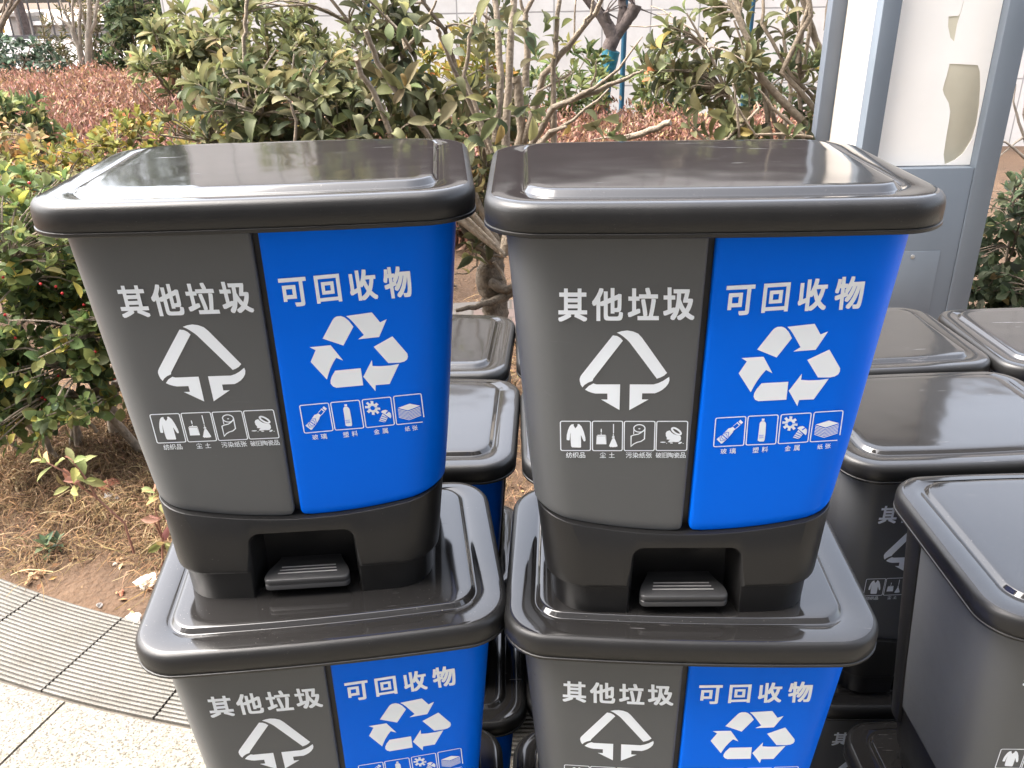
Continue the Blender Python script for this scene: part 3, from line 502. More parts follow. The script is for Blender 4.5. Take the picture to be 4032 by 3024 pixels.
def rounded(q, r):
    q = [np.array(p, float) for p in q]; out = []
    for i in range(4):
        p, a, c = q[i], q[i - 1], q[(i + 1) % 4]
        u = (a - p) / np.hypot(*(a - p)); v = (c - p) / np.hypot(*(c - p))
        for k in range(5):
            t = k / 4
            out.append(p + u * r * (1 - t) ** 2 + v * r * t ** 2)
    return out

def face_up(me):
    """make the printed faces look outward (towards -y)"""
    bm = bmesh.new(); bm.from_mesh(me)
    fl = [f for f in bm.faces if f.normal.y > 0]
    bmesh.ops.reverse_faces(bm, faces=fl); bm.to_mesh(me); bm.free()
    return me

def title_mesh(key):
    b = MB()
    for ch, q in ART[key]: put_glyph(b, ch, q, 0.027, 4)
    return face_up(b.mesh('lettering', None))
def symbol_mesh(key):
    b = MB()
    for p in ART[key]: put_poly(b, p)
    return face_up(b.mesh('symbol', None))
def picto_mesh(d):
    b = MB()
    fr = d['frame']
    if d.get('cut'):
        rr = rounded(fr, 2.2)
        k = [p for i, p in enumerate(rr)]
        # the print misses the lower right corner of this frame
        tr_, br_, bl_ = np.array(fr[1]), np.array(fr[2]), np.array(fr[3])
        br2 = br_ + (tr_ - br_) * 0.17
        path = [br2] + [p for p in rr[5:10]][::-1] + rr[0:5][::-1] + rr[15:20][::-1] + [br_ + (bl_ - br_) * 0.06]
        put_stroke(b, path, 1.15)
    else:
        put_stroke(b, rounded(fr, 2.2), 1.15, True)
    for p in d['polys']: put_poly(b, p)
    for p, w, c in d['w']: put_stroke(b, p, w, bool(c))
    for p, w, c in d['b']: put_stroke(b, p, w, bool(c), 1, 0.0009)
    for ch, q in d['cap']: put_glyph(b, ch, q, 0.010, 2)
    return face_up(b.mesh('pictogram', None))

def make_bin():
    root = empty('pedal_bin')
    link('base', base_mesh(), M['black'], root)
    pd_ = link('pedal', pedal_mesh(), M['pedal'], root)
    link('grip_lines', grip_mesh(), M['grip'], pd_)
    link('frame', frame_mesh(), M['black'], root)
    for s, nm, m, k in ((-1, 'grey_bucket', 'grey', 'grey'), (1, 'blue_bucket', 'blue', 'blue')):
        bk = link(nm, bucket_mesh(s), M[m], root)
        link('lettering', title_mesh(k + '_title'), M['print'], bk)
        link('waste_symbol' if s < 0 else 'recycling_symbol', symbol_mesh(k + '_symbol'), M['print'], bk)
        for d in ART[k + '_icons']: link('pictogram', picto_mesh(d), [M['print'], M[m]], bk)
    link('lid', lid_mesh(), [M['lid'], M['black']], root)
    return root

proto = make_bin()
FR = 'two-compartment pedal bins stacked in rows'
# (x, y, yaw in degrees, level, label)
BINS = [
 (-0.2712, 1.0046, 4.02, 2, 'grey and blue pedal bin on top of the left front stack, before the big-leaved shrub'),
 (-0.2491, 0.9523, 7.11, 1, 'grey and blue pedal bin under the left top bin, carrying it on its lid'),
 (-0.2500, 0.9600, 3.0, 0, 'bottom bin of the left front three-bin stack, standing on the ground'),
 (0.2062, 0.9572, -1.15, 2, 'grey and blue pedal bin on top of the right front stack, beside the sign box'),
 (0.2191, 0.9418, -3.40, 1, 'grey and blue pedal bin under the right top bin, carrying it on its lid'),
 (0.2150, 0.9550, -2.0, 0, 'bottom bin of the right front three-bin stack, standing on the ground'),
 (-0.2210, 1.3640, -2.86, 1, 'dark bin with bright glossy lid close behind the left front stack, seen in the gap'),
 (-0.2131, 1.3152, 0.1, 0, 'bottom bin under the bright-lidded bin behind the left front stack'),
 (-0.2290, 1.7270, -4.0, 1, 'bin with dusty scratched lid farthest back in the gap, below the gnarled trunk'),
 (-0.2270, 1.7150, -2.0, 0, 'bottom bin under the dusty-lidded bin farthest back in the gap'),
 (0.2443, 1.3361, -0.1, 1, 'bin directly behind the right front stack, only its lid edge showing in the gap'),
 (0.2443, 1.3361, 1.0, 0, 'bottom bin directly behind the right front stack, hidden on the ground'),
 (0.2400, 1.7372, -0.1, 1, 'bin second behind the right front stack, a sliver of lid showing in the gap'),
 (0.2332, 1.7372, 1.0, 0, 'bottom bin second behind the right front stack, hidden on the ground'),
 (0.8093, 0.9645, 0.13, 1, 'bin with pale shining lid at the lower right edge, a coat pictogram just showing'),
 (0.8072, 0.9641, 0.0, 0, 'bottom bin under the pale shining lid at the lower right'),
 (0.7604, 1.3428, 2.98, 1, 'shadowed bin right of the front stacks with half-hidden lettering below its glossy lid'),
 (0.7604, 1.3428, 1.0, 0, 'bottom bin in deep shadow under the shadowed bin with half-hidden lettering'),
 (0.7443, 1.7091, 3.66, 1, 'bin with matt dark lid standing in front of the blue-grey sign box'),
 (0.7443, 1.7091, 1.5, 0, 'bottom bin under the matt dark lid in front of the sign box'),
 (1.2087, 1.7002, 1.04, 1, 'bin at the right edge beside the round-leaved bush, in front of the sign post'),
 (1.2087, 1.7002, 0.5, 0, 'bottom bin at the right edge beside the round-leaved bush'),
]
for i, (x, y, a, lv, lab) in enumerate(BINS):
    o = proto if i == 0 else copy_tree(proto)
    o.location = (x, y, ZQ * lv); o.rotation_euler = (0, 0, R(a))
    tag(o, lab, 'bin', FR)
# ------------------------------------------------------------------ ground
BC = (0.1343, 5.9174); BR = 4.033      # centre and radius of the round planting bed
def sst(a, b, x):
    t = min(1, max(0, (x - a) / (b - a))); return t * t * (3 - 2 * t)
def terrain(x, y):
    d = math.hypot(x - BC[0], y - BC[1])
    inside = d < BR
    z = 0.42 * sst(4.9, 7.6, y) * (1 - sst(1.9, 3.4, x))
    n = noise.noise((x * 1.3, y * 1.3, 0)) * 0.5 + noise.noise((x * 5, y * 5, 3)) * 0.28 + noise.noise((x * 17, y * 17, 7)) * 0.12
    if y < 4.9 and (x > -3.0) and not (y > 3.2 and d > BR):
        if inside: z += -0.006 + (0.035 + 0.03 * n) * sst(0.0, 0.5, BR - d) + 0.006 * n
        else: z = -0.02
    else: z += 0.03 + 0.03 * n
    return z

def soilmat():
    m, nt, b = mat('soil')
    c = coords(nt)
    n1 = node(nt, 'ShaderNodeTexNoise', i_Scale=2.2, i_Detail=10.0, i_Roughness=0.7); nt.links.new(c, n1.inputs[0])
    r1 = ramp(nt, [(0.25, (0.045, 0.025, 0.013)), (0.5, (0.082, 0.047, 0.025)), (0.75, (0.115, 0.070, 0.039))], n1.outputs[0])
    v = node(nt, 'ShaderNodeTexVoronoi', i_Scale=60.0); nt.links.new(c, v.inputs[0])
    r2 = ramp(nt, [(0.0, (1.15, 1.1, 1.05)), (0.5, (0.85, 0.85, 0.85))], v.outputs['Distance'])
    mx = node(nt, 'ShaderNodeMix', data_type='RGBA', blend_type='MULTIPLY'); mx.inputs['Factor'].default_value = 0.7
    nt.links.new(r1.outputs[0], mx.inputs['A']); nt.links.new(r2.outputs[0], mx.inputs['B'])
    nt.links.new(mx.outputs['Result'], b.inputs['Base Color']); b.inputs['Roughness'].default_value = 0.95
    n2 = node(nt, 'ShaderNodeTexNoise', i_Scale=45.0, i_Detail=6.0); nt.links.new(c, n2.inputs[0])
    bp = node(nt, 'ShaderNodeBump', i_Strength=0.9, i_Distance=0.02); nt.links.new(n2.outputs[0], bp.inputs['Height']); nt.links.new(bp.outputs[0], b.inputs['Normal'])
    return m
M['soil'] = soilmat()
xs = np.concatenate([np.linspace(-60, -6, 28)[:-1], np.linspace(-6, -3.2, 15)[:-1], np.linspace(-3.2, 3.2, 150), np.linspace(3.2, 6, 15)[1:], np.linspace(6, 60, 28)[1:]])
ys = np.concatenate([np.linspace(-40, 0.4, 14)[:-1], np.linspace(0.4, 5.2, 110), np.linspace(5.2, 12, 28)[1:], np.linspace(12, 90, 30)[1:]])
vs = [(x, y, terrain(x, y)) for y in ys for x in xs]
nx_ = len(xs)
fs = [(j * nx_ + i, j * nx_ + i + 1, (j + 1) * nx_ + i + 1, (j + 1) * nx_ + i) for j in range(len(ys) - 1) for i in range(nx_ - 1)]
b = MB(); b.add(vs, fs); tag(b.build('ground', M['soil'], None, 180), kind='structure')

# ribbed granite edging: one ring of real ribs, cut into slabs by radial joints
def radial(nt):
    c = node(nt, 'ShaderNodeTexCoord')
    s = node(nt, 'ShaderNodeSeparateXYZ'); nt.links.new(c.outputs['Object'], s.inputs[0])
    return c.outputs['Object'], s
def ribmat():
    m, nt, b = mat('ribbed_granite')
    c = coords(nt)
    at = node(nt, 'ShaderNodeAttribute', attribute_name='Col')
    n1 = node(nt, 'ShaderNodeTexNoise', i_Scale=260.0, i_Detail=3.0); nt.links.new(c, n1.inputs[0])
    n2 = node(nt, 'ShaderNodeTexNoise', i_Scale=5.0, i_Detail=8.0, i_Roughness=0.7); nt.links.new(c, n2.inputs[0])
    r1 = ramp(nt, [(0.35, (0.55, 0.53, 0.49)), (0.65, (1.15, 1.13, 1.08))], n1.outputs[0])
    r2 = ramp(nt, [(0.3, (0.62, 0.58, 0.52)), (0.6, (1.0, 1.0, 1.0))], n2.outputs[0])
    a = node(nt, 'ShaderNodeMix', data_type='RGBA', blend_type='MULTIPLY'); a.inputs['Factor'].default_value = 1.0
    nt.links.new(at.outputs['Color'], a.inputs['A']); nt.links.new(r1.outputs[0], a.inputs['B'])
    a2 = node(nt, 'ShaderNodeMix', data_type='RGBA', blend_type='MULTIPLY'); a2.inputs['Factor'].default_value = 0.8
    nt.links.new(a.outputs['Result'], a2.inputs['A']); nt.links.new(r2.outputs[0], a2.inputs['B'])
    nt.links.new(a2.outputs['Result'], b.inputs['Base Color']); b.inputs['Roughness'].default_value = 0.8
    bp = node(nt, 'ShaderNodeBump', i_Strength=0.5, i_Distance=0.003); nt.links.new(n1.outputs[0], bp.inputs['Height']); nt.links.new(bp.outputs[0], b.inputs['Normal'])
    return m
M['rib'] = ribmat()
def col_attr(me, cols):
    a = me.color_attributes.new('Col', 'FLOAT_COLOR', 'POINT')
    c = np.ones((len(me.vertices), 4), np.float32); c[:, :3] = cols
    a.data.foreach_set('color', c.ravel())
prof = []                                   # (radius, z, colour of stone or of the dirt in the groove)
R0, R1, NR = BR + 0.006, BR + 0.325, 23
st_, dk_ = (0.158, 0.153, 0.143), (0.066, 0.062, 0.056)
p_ = (R1 - R0) / NR
for k in range(NR):
    r = R0 + k * p_
    prof += [(r + 0.06 * p_, -0.0035, dk_), (r + 0.38 * p_, -0.0035, dk_), (r + 0.47 * p_, 0.0, st_), (r + 0.97 * p_, 0.0, st_)]
vs, cs, fs = [], [], []
a0 = math.degrees(math.atan2(2.101 - BC[1], -1.198 - BC[0])) % 360
TA = 4.75
def slab(a_lo, a_hi, dz):
    n = 7; base = len(vs); k = len(prof) + 2
    for i in range(n):
        a = R(a_lo + (a_hi - a_lo) * i / (n - 1))
        for r, z, c in [(prof[0][0] - 0.002, -0.03, dk_)] + prof + [(prof[-1][0] + 0.002, -0.03, dk_)]:
            vs.append((BC[0] + r * math.cos(a), BC[1] + r * math.sin(a), z + dz)); cs.append(c)
    for i in range(n - 1):
        for j in range(k - 1): fs.append((base + i * k + j, base + i * k + j + 1, base + (i + 1) * k + j + 1, base + (i + 1) * k + j))
for t in range(-14, 22):
    slab(a0 + TA * t + 0.045, a0 + TA * (t + 1) - 0.045, random.uniform(-0.001, 0.0012))
b = MB(); b.add(vs, fs); me = b.mesh('ribbed_pavement', 30); col_attr(me, np.array(cs))
tag(link('ribbed_pavement', me, M['rib']), kind='structure')

def slabmat():
    m, nt, b = mat('pale_terrazzo')
    c = coords(nt)
    n1 = node(nt, 'ShaderNodeTexNoise', i_Scale=190.0, i_Detail=2.5); nt.links.new(c, n1.inputs[0])
    n3 = node(nt, 'ShaderNodeTexNoise', i_Scale=70.0, i_Detail=4.0); nt.links.new(c, n3.inputs[0])
    n2 = node(nt, 'ShaderNodeTexNoise', i_Scale=3.0, i_Detail=8.0, i_Roughness=0.7); nt.links.new(c, n2.inputs[0])
    r1 = ramp(nt, [(0.36, (0.05, 0.045, 0.036)), (0.46, (0.165, 0.152, 0.125)), (0.7, (0.215, 0.197, 0.165))], n1.outputs[0])
    r3 = ramp(nt, [(0.32, (0.7, 0.67, 0.6)), (0.48, (1, 1, 1))], n3.outputs[0])
    r2 = ramp(nt, [(0.3, (0.72, 0.70, 0.66)), (0.6, (1, 1, 1))], n2.outputs[0])
    a = node(nt, 'ShaderNodeMix', data_type='RGBA', blend_type='MULTIPLY'); a.inputs['Factor'].default_value = 0.8
    nt.links.new(r1.outputs[0], a.inputs['A']); nt.links.new(r2.outputs[0], a.inputs['B'])
    a2 = node(nt, 'ShaderNodeMix', data_type='RGBA', blend_type='MULTIPLY'); a2.inputs['Factor'].default_value = 0.9
    nt.links.new(a.outputs['Result'], a2.inputs['A']); nt.links.new(r3.outputs[0], a2.inputs['B'])
    nt.links.new(a2.outputs['Result'], b.inputs['Base Color']); b.inputs['Roughness'].default_value = 0.85
    bp = node(nt, 'ShaderNodeBump', i_Strength=0.5, i_Distance=0.003); nt.links.new(n1.outputs[0], bp.inputs['Height']); nt.links.new(bp.outputs[0], b.inputs['Normal'])
    return m
M['slab'] = slabmat()
b = MB()
rr_ = [BR + 0.332, BR + 1.22, BR + 2.1, BR + 3.0, BR + 3.9, BR + 4.8]
for q in range(5):
    step = 8.6 - q * 0.9; off = 0.0 if q % 2 == 0 else 3.1
    a = a0 + 1.2 + off - step * 8
    while a < a0 + 100:
        n = 6; base = []
        dz = -0.002 + random.uniform(-0.001, 0.001)
        ra, rb = rr_[q] + 0.003, rr_[q + 1] - 0.003
        ringA = [(BC[0] + ra * math.cos(R(a + 0.04 + (step - 0.08) * i / (n - 1))), BC[1] + ra * math.sin(R(a + 0.04 + (step - 0.08) * i / (n - 1)))) for i in range(n)]
        ringB = [(BC[0] + rb * math.cos(R(a + 0.04 + (step - 0.08) * i / (n - 1))), BC[1] + rb * math.sin(R(a + 0.04 + (step - 0.08) * i / (n - 1)))) for i in range(n)]
        loop = ringA + ringB[::-1]
        b.loft([[(x, y, -0.03) for x, y in loop], [(x, y, dz - 0.0015) for x, y in loop], [(x, y, dz) for x, y in [(cx * 0.9985 + sum(p[0] for p in loop) / len(loop) * 0.0015, cy * 0.9985 + sum(p[1] for p in loop) / len(loop) * 0.0015) for cx, cy in loop]]], cap1=True)
        a += step
tag(b.build('pavement', M['slab'], None, 40), kind='structure')
# dark mortar bed under the slabs, showing in the joints
mort = simple('joint_dirt', (0.075, 0.064, 0.052), 0.95, var=0.3, nscale=20)
b = MB(); n = 60; vs = []
for i in range(n + 1):
    a = R(a0 - 75 + 185 * i / n)
    for r in (BR + 0.004, BR + 4.9): vs.append((BC[0] + r * math.cos(a), BC[1] + r * math.sin(a), -0.009))
b.add(vs, [(2 * i, 2 * i + 1, 2 * i + 3, 2 * i + 2) for i in range(n)])
tag(b.build('pavement_bed', mort, None, None), kind='structure')

# narrow paved path crossing the bed behind the bins
def pathmat():
    m, nt, b = mat('brick_path')
    c = coords(nt)
    br = node(nt, 'ShaderNodeTexBrick', i_Scale=1.0); nt.links.new(c, br.inputs[0])
    br.inputs['Color1'].default_value = (0.055, 0.049, 0.044, 1); br.inputs['Color2'].default_value = (0.075, 0.030, 0.020, 1); br.inputs['Mortar'].default_value = (0.03, 0.024, 0.018, 1)
    br.inputs['Mortar Size'].default_value = 0.006; br.inputs['Brick Width'].default_value = 0.42; br.inputs['Row Height'].default_value = 0.13; br.inputs['Bias'].default_value = -0.35
    nt.links.new(br.outputs['Color'], b.inputs['Base Color']); b.inputs['Roughness'].default_value = 0.85
    bp = node(nt, 'ShaderNodeBump', i_Strength=0.6, i_Distance=0.01, invert=True); nt.links.new(br.outputs['Fac'], bp.inputs['Height']); nt.links.new(bp.outputs[0], b.inputs['Normal'])
    return m
M['path'] = pathmat()
b = MB()
b.add([(-1.7, 3.9, 0.075), (2.2, 4.35, 0.075), (2.2, 4.95, 0.085), (-1.7, 4.5, 0.08), (-1.7, 3.9, -0.05), (2.2, 4.35, -0.05), (2.2, 4.95, -0.05), (-1.7, 4.5, -0.05)],
      [(0, 1, 2, 3), (0, 4, 5, 1), (2, 6, 7, 3), (1, 5, 6, 2), (3, 7, 4, 0)])
tag(b.build('path', M['path'], None, None), kind='structure')

# pale road beyond the fence
b = MB(); b.add([(-70, 19.5, 0.50), (-4.5, 19.5, 0.50), (-4.5, 60, 0.50), (-70, 60, 0.50)], [(0, 1, 2, 3)])
tag(b.build('road', simple('road_dusty', (0.36, 0.29, 0.22), 0.9, var=0.2, nscale=0.6), None, None), kind='structure')

# ------------------------------------------------------------------ building behind the garden
def facademat():
    m, nt, b = mat('pale_facade_panels')
    c0 = node(nt, 'ShaderNodeTexCoord'); s = node(nt, 'ShaderNodeSeparateXYZ'); nt.links.new(c0.outputs['Object'], s.inputs[0])
    cb = node(nt, 'ShaderNodeCombineXYZ'); nt.links.new(s.outputs['X'], cb.inputs['X']); nt.links.new(s.outputs['Z'], cb.inputs['Y'])
    br = node(nt, 'ShaderNodeTexBrick', offset=0.0, i_Scale=1.0); nt.links.new(cb.outputs[0], br.inputs[0])
    br.inputs['Color1'].default_value = (0.63, 0.605, 0.575, 1); br.inputs['Color2'].default_value = (0.67, 0.645, 0.61, 1); br.inputs['Mortar'].default_value = (0.33, 0.315, 0.30, 1)
    br.inputs['Mortar Size'].default_value = 0.007; br.inputs['Brick Width'].default_value = 0.49; br.inputs['Row Height'].default_value = 0.72; br.inputs['Mortar Smooth'].default_value = 0.1
    n2 = node(nt, 'ShaderNodeTexNoise', i_Scale=3.0, i_Detail=10.0, i_Roughness=0.75); nt.links.new(c0.outputs['Object'], n2.inputs[0])
    r2 = ramp(nt, [(0.3, (0.84, 0.83, 0.82)), (0.65, (1.04, 1.04, 1.04))], n2.outputs[0])
    a = node(nt, 'ShaderNodeMix', data_type='RGBA', blend_type='MULTIPLY'); a.inputs['Factor'].default_value = 1.0
    nt.links.new(br.outputs['Color'], a.inputs['A']); nt.links.new(r2.outputs[0], a.inputs['B'])
    nt.links.new(a.outputs['Result'], b.inputs['Base Color']); b.inputs['Roughness'].default_value = 0.7
    bp = node(nt, 'ShaderNodeBump', i_Strength=0.8, i_Distance=0.01, invert=True); nt.links.new(br.outputs['Fac'], bp.inputs['Height']); nt.links.new(bp.outputs[0], b.inputs['Normal'])
    return m
M['facade'] = facademat()
WY = 9.5
bd = empty('building', (0, WY, 0))
b = MB(); b.box(-3.45, 14.0, 0.0, 5.0, -0.2, 4.7); o = b.build('wall', M['facade'], bd, None)
o.location = (0, 0, 0)
b = MB(); b.box(-2.05, 4.6, -0.05, -0.003, 2.05, 3.42); b.build('red_cladding', M['red_facade'], bd, None)
b = MB(); b.box(-3.52, 14.07, -0.07, 5.07, 4.703, 4.82); b.build('coping', M['pillar'], bd, None)
tag(bd, 'pale panelled building behind the shrubs with dark red cladding above', 'building')

# unseen block added behind the camera, to shade and reflect in the bin fronts
shade_block = empty('building', (0, -3.4, 0))
b = MB(); b.box(-16, 9, -6.0, 0.0, -0.2, 12.0); b.build('wall', simple('shade_block_cladding', (0.155, 0.157, 0.162), 0.7, var=0.2, nscale=1.2), shade_block, None)
b = MB(); b.box(-16.1, 9.1, -6.1, 0.1, 12.003, 12.2); b.build('coping', M['pillar'], shade_block, None)
for i in range(7):
    for j in range(3):
        b = MB(); x = -14.6 + 3.2 * i; z = 0.9 + 3.3 * j; b.box(x, x + 1.9, 0.002, 0.03, z, z + 1.9); w = b.build('window', simple('dark_glass', (0.03, 0.035, 0.04), 0.08), shade_block, None)
tag(shade_block, 'unseen dark stone-clad block added across the pavement to shade the bin fronts', 'building')

# ------------------------------------------------------------------ sign box with torn film (right)
kx = lambda x: x
sg = empty('sign_box', (1.64, 3.5, 0.0))
SX, SY = 1.64, 3.5
def sbox(name, m, x0, x1, y0, y1, z0, z1, parent=sg, bev=0.004):
    b = MB(); b.box(x0 - SX, x1 - SX, y0 - SY, y1 - SY, z0, z1)
    me = b.mesh(name, None)
    me = evaluated(me, [lambda o: (lambda md: (setattr(md, 'width', bev), setattr(md, 'segments', 2)))(o.modifiers.new('v', 'BEVEL'))])
    smooth(me, 35)
    return link(name, me, M[m], parent)
KT = 2.35
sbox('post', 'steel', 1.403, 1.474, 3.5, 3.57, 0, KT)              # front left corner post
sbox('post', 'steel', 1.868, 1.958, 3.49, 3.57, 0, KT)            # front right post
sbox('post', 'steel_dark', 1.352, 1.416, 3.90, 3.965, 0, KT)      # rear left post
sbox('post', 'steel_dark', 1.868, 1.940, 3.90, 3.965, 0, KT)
sbox('side_panel', 'panel_cream', 1.4145, 1.4165, 3.573, 3.897, 0.30, KT - 0.04, bev=0.0005)
sbox('back_panel', 'panel_beige', 1.42, 1.866, 3.93, 3.94, 0.30, KT - 0.04, bev=0.001)
sbox('inner_board', 'panel_beige', 1.476, 1.866, 3.5412, 3.5492, 1.034, KT - 0.05, bev=0.001)
lp = sbox('lower_panel', 'steel', 1.4755, 1.8665, 3.494, 3.56, 0.06, 1.030, bev=0.003)
sbox('plate', 'plate', 1.560, 1.795, 3.4915, 3.4935, 0.32, 0.689, parent=lp, bev=0.0008)
b = MB(); b.tube([(1.682 - SX, 3.4915 - SY, 0.666), (1.682 - SX, 3.4895 - SY, 0.666), (1.682 - SX, 3.4885 - SY, 0.666)], [0.009, 0.0085, 0.005], 12)
b.build('screw', M['screw'], lp)
sbox('roof', 'steel', 1.33, 1.98, 3.46, 4.0, KT + 0.002, KT + 0.07)
# white film: a thin sheet with two torn-away openings
film = MB(); film.box(1.4755 - SX, 1.8668 - SX, 3.5385 - SY, 3.5402 - SY, 1.033, KT - 0.045)
fm = film.mesh('film', None)
holes = [[(1.709, 1.42), (1.745, 1.4185), (1.82, 1.413), (1.833, 1.389), (1.847, 1.33), (1.857, 1.262), (1.861, 1.189), (1.854, 1.131), (1.831, 1.079), (1.802, 1.053), (1.766, 1.036), (1.753, 1.075), (1.750, 1.162), (1.749, 1.215), (1.747, 1.242), (1.735, 1.274), (1.71, 1.307), (1.701, 1.325), (1.703, 1.35), (1.707, 1.377)],
         [(1.672, 1.589), (1.708, 1.59), (1.714, 1.60), (1.7175, 1.64), (1.7195, 1.64), (1.7155, 1.598), (1.710, 1.56), (1.711, 1.5), (1.694, 1.514), (1.677, 1.554)]]
c = MB()
for h in holes:
    c.loft([[(x - SX, 0.0, z) for x, z in h], [(x - SX, 0.06, z) for x, z in h]], cap0=True, cap1=True)
cm = c.mesh('cutter', None); bm = bmesh.new(); bm.from_mesh(cm); bmesh.ops.recalc_face_normals(bm, faces=bm.faces); bm.to_mesh(cm); bm.free()
co = bpy.data.objects.new('cutter', cm); COL.objects.link(co)
def cutf(o):
    m = o.modifiers.new('b', 'BOOLEAN'); m.operation = 'DIFFERENCE'; m.object = co; m.solver = 'EXACT'
fm2 = evaluated(fm, [cutf]); bpy.data.objects.remove(co)
link('white_film', fm2, M['panel_white'], sg)
tag(sg, 'blue-grey steel sign box with torn white film showing beige board behind it', 'sign')

# ------------------------------------------------------------------ fence, pillar, far things at the upper left
fe = empty('fence', (-9.5, 15.0, 0.4))
b = MB(); b.box(-5.5, 4.2, -0.12, 0.12, -0.5, 0.60); b.build('plinth', M['white_wall'], fe, None)
b = MB(); b.box(-5.5, 4.2, -0.03, 0.03, 0.602, 0.66); b.box(-5.5, 4.2, -0.025, 0.025, 1.9, 1.95); b.build('rail', M['fence'], fe, None)
for k in range(58):
    b = MB(); x = -5.4 + k * 0.167; b.tube([(x, 0, 0.655), (x + 0.004, 0, 1.91)], 0.015, 6); b.build('bar', M['fence'], fe)
tag(fe, 'black metal bar fence on a white plinth behind the dark shrubs', 'fence')
gw = empty('boundary_wall', (-9.2, 18.0, 0.4))
b = MB(); b.box(-0.18, 0.22, -0.2, 0.2, 0, 0.86); b.build('pillar', M['pillar'], gw, None)
b = MB(); b.box(-0.25, 0.29, -0.27, 0.27, 0.862, 0.93); b.build('pillar_cap', M['pillar'], gw, None)
b = MB(); b.box(0.223, 3.8, -0.1, 0.1, 0, 0.70); b.box(-6.0, -0.183, -0.1, 0.1, 0, 0.50); b.build('wall', M['pillar'], gw, None)
b = MB(); b.box(0.225, 3.8, -0.16, 0.16, 0.702, 0.77); b.box(-6.0, -0.185, -0.16, 0.16, 0.502, 0.56); b.build('coping', M['white_wall'], gw, None)
tag(gw, 'low grey stone wall with a square capped pillar beyond the fence', 'wall')
bx = empty('litter_box', (-10.35, 18.6, 0.45))
b = MB(); b.box(-0.35, 0.35, -0.2, 0.2, 0.0, 0.86); me = evaluated(b.mesh('box', None), [lambda o: (lambda md: setattr(md, 'width', 0.06))(o.modifiers.new('v', 'BEVEL'))]); link('body', me, M['yellow'], bx)
b = MB(); b.box(-0.39, 0.39, -0.24, 0.24, 0.862, 0.92); b.build('cover', M['white_wall'], bx, None)
tag(bx, 'bright yellow box beyond the low grey wall at the upper left', 'box')
# ------------------------------------------------------------------ plants
def leaf_templates(nl, curl, fold, p, nvar=6, asym=0.15, seed=0):
    """unit leaf variants: x along the blade, y across, z up; returns list of (verts, quads)"""
    r = np.random.default_rng(seed); out = []
    for v in range(nvar):
        cu = curl * (0.35 + 1.1 * r.random()); fo = fold * (0.5 + r.random()); tw = (r.random() - .5) * 0.5; sd = (r.random() - .5) * asym
        t = np.linspace(0, 1, nl + 1)
        ang = 0.25 - cu * t
        ds = 1.0 / nl
        x = np.concatenate([[0], np.cumsum(np.cos((ang[1:] + ang[:-1]) / 2) * ds)]); z = np.concatenate([[0], np.cumsum(np.sin((ang[1:] + ang[:-1]) / 2) * ds)])
        w = np.sin(np.pi * np.clip(t, 0.0, 1) ** p) ** 0.85 * 0.5; w[0] = 0.035; w[-1] = 0.012
        V = []
        for i in range(nl + 1):
            for s in (-1, 0, 1):
                yy = s * w[i] + sd * t[i] * (1 - t[i])
                lift = abs(s) * fo * w[i] + s * w[i] * tw * t[i]
                V.append((x[i] - np.sin(ang[i]) * lift * .5, yy, z[i] + np.cos(ang[i]) * lift))
        Q = []
        for i in range(nl):
            a = 3 * i
            Q += [(a, a + 3, a + 4, a + 1), (a + 1, a + 4, a + 5, a + 2)]
        out.append((np.array(V), np.array(Q)))
    return out

T_BIG = leaf_templates(7, 1.5, 0.42, 1.22, 9, seed=1)
T_MED = leaf_templates(4, 0.7, 0.4, 1.1, 6, seed=2)
T_LONG = leaf_templates(4, 0.9, 0.4, 0.95, 6, seed=3)
T_ROUND = leaf_templates(4, 0.5, 0.35, 1.15, 6, seed=4)
T_TINY = leaf_templates(2, 0.5, 0.3, 1.0, 4, seed=5)

class Leaves:
    def __init__(self): self.v = []; self.q = []; self.c = []; self.n = 0
    def add(self, tpl, pos, fwd, up, L, W, col):
        pos = np.asarray(pos, float); N = len(pos)
        if N == 0: return
        fwd = fwd / (np.linalg.norm(fwd, axis=1, keepdims=True) + 1e-9)
        side = np.cross(up, fwd); side /= (np.linalg.norm(side, axis=1, keepdims=True) + 1e-9)
        nrm = np.cross(fwd, side)
        var = rng.integers(0, len(tpl), N)
        for k in range(len(tpl)):
            idx = np.where(var == k)[0]
            if len(idx) == 0: continue
            V, Q = tpl[k]
            P = pos[idx][:, None] + fwd[idx][:, None] * (V[None, :, 0:1] * L[idx][:, None, None]) + side[idx][:, None] * (V[None, :, 1:2] * W[idx][:, None, None]) + nrm[idx][:, None] * (V[None, :, 2:3] * L[idx][:, None, None] * 0.6)
            m = len(V); base = self.n + np.arange(len(idx)) * m
            self.v.append(P.reshape(-1, 3)); self.q.append((Q[None] + base[:, None, None]).reshape(-1, 4))
            self.c.append(np.repeat(col[idx], m, 0)); self.n += m * len(idx)
    def build(self, name, m, parent=None, origin=(0, 0, 0)):
        v = np.concatenate(self.v) - np.array(origin); q = np.concatenate(self.q); c = np.concatenate(self.c)
        me = bpy.data.meshes.new(name)
        me.vertices.add(len(v)); me.vertices.foreach_set('co', v.astype(np.float32).ravel())
        me.loops.add(q.size); me.loops.foreach_set('vertex_index', q.astype(np.int32).ravel())
        me.polygons.add(len(q)); me.polygons.foreach_set('loop_start', np.arange(0, q.size, 4, dtype=np.int32))
        me.polygons.foreach_set('use_smooth', np.ones(len(q), bool))
        me.update(calc_edges=True)
        col_attr(me, c.astype(np.float32))
        return link(name, me, m, parent)

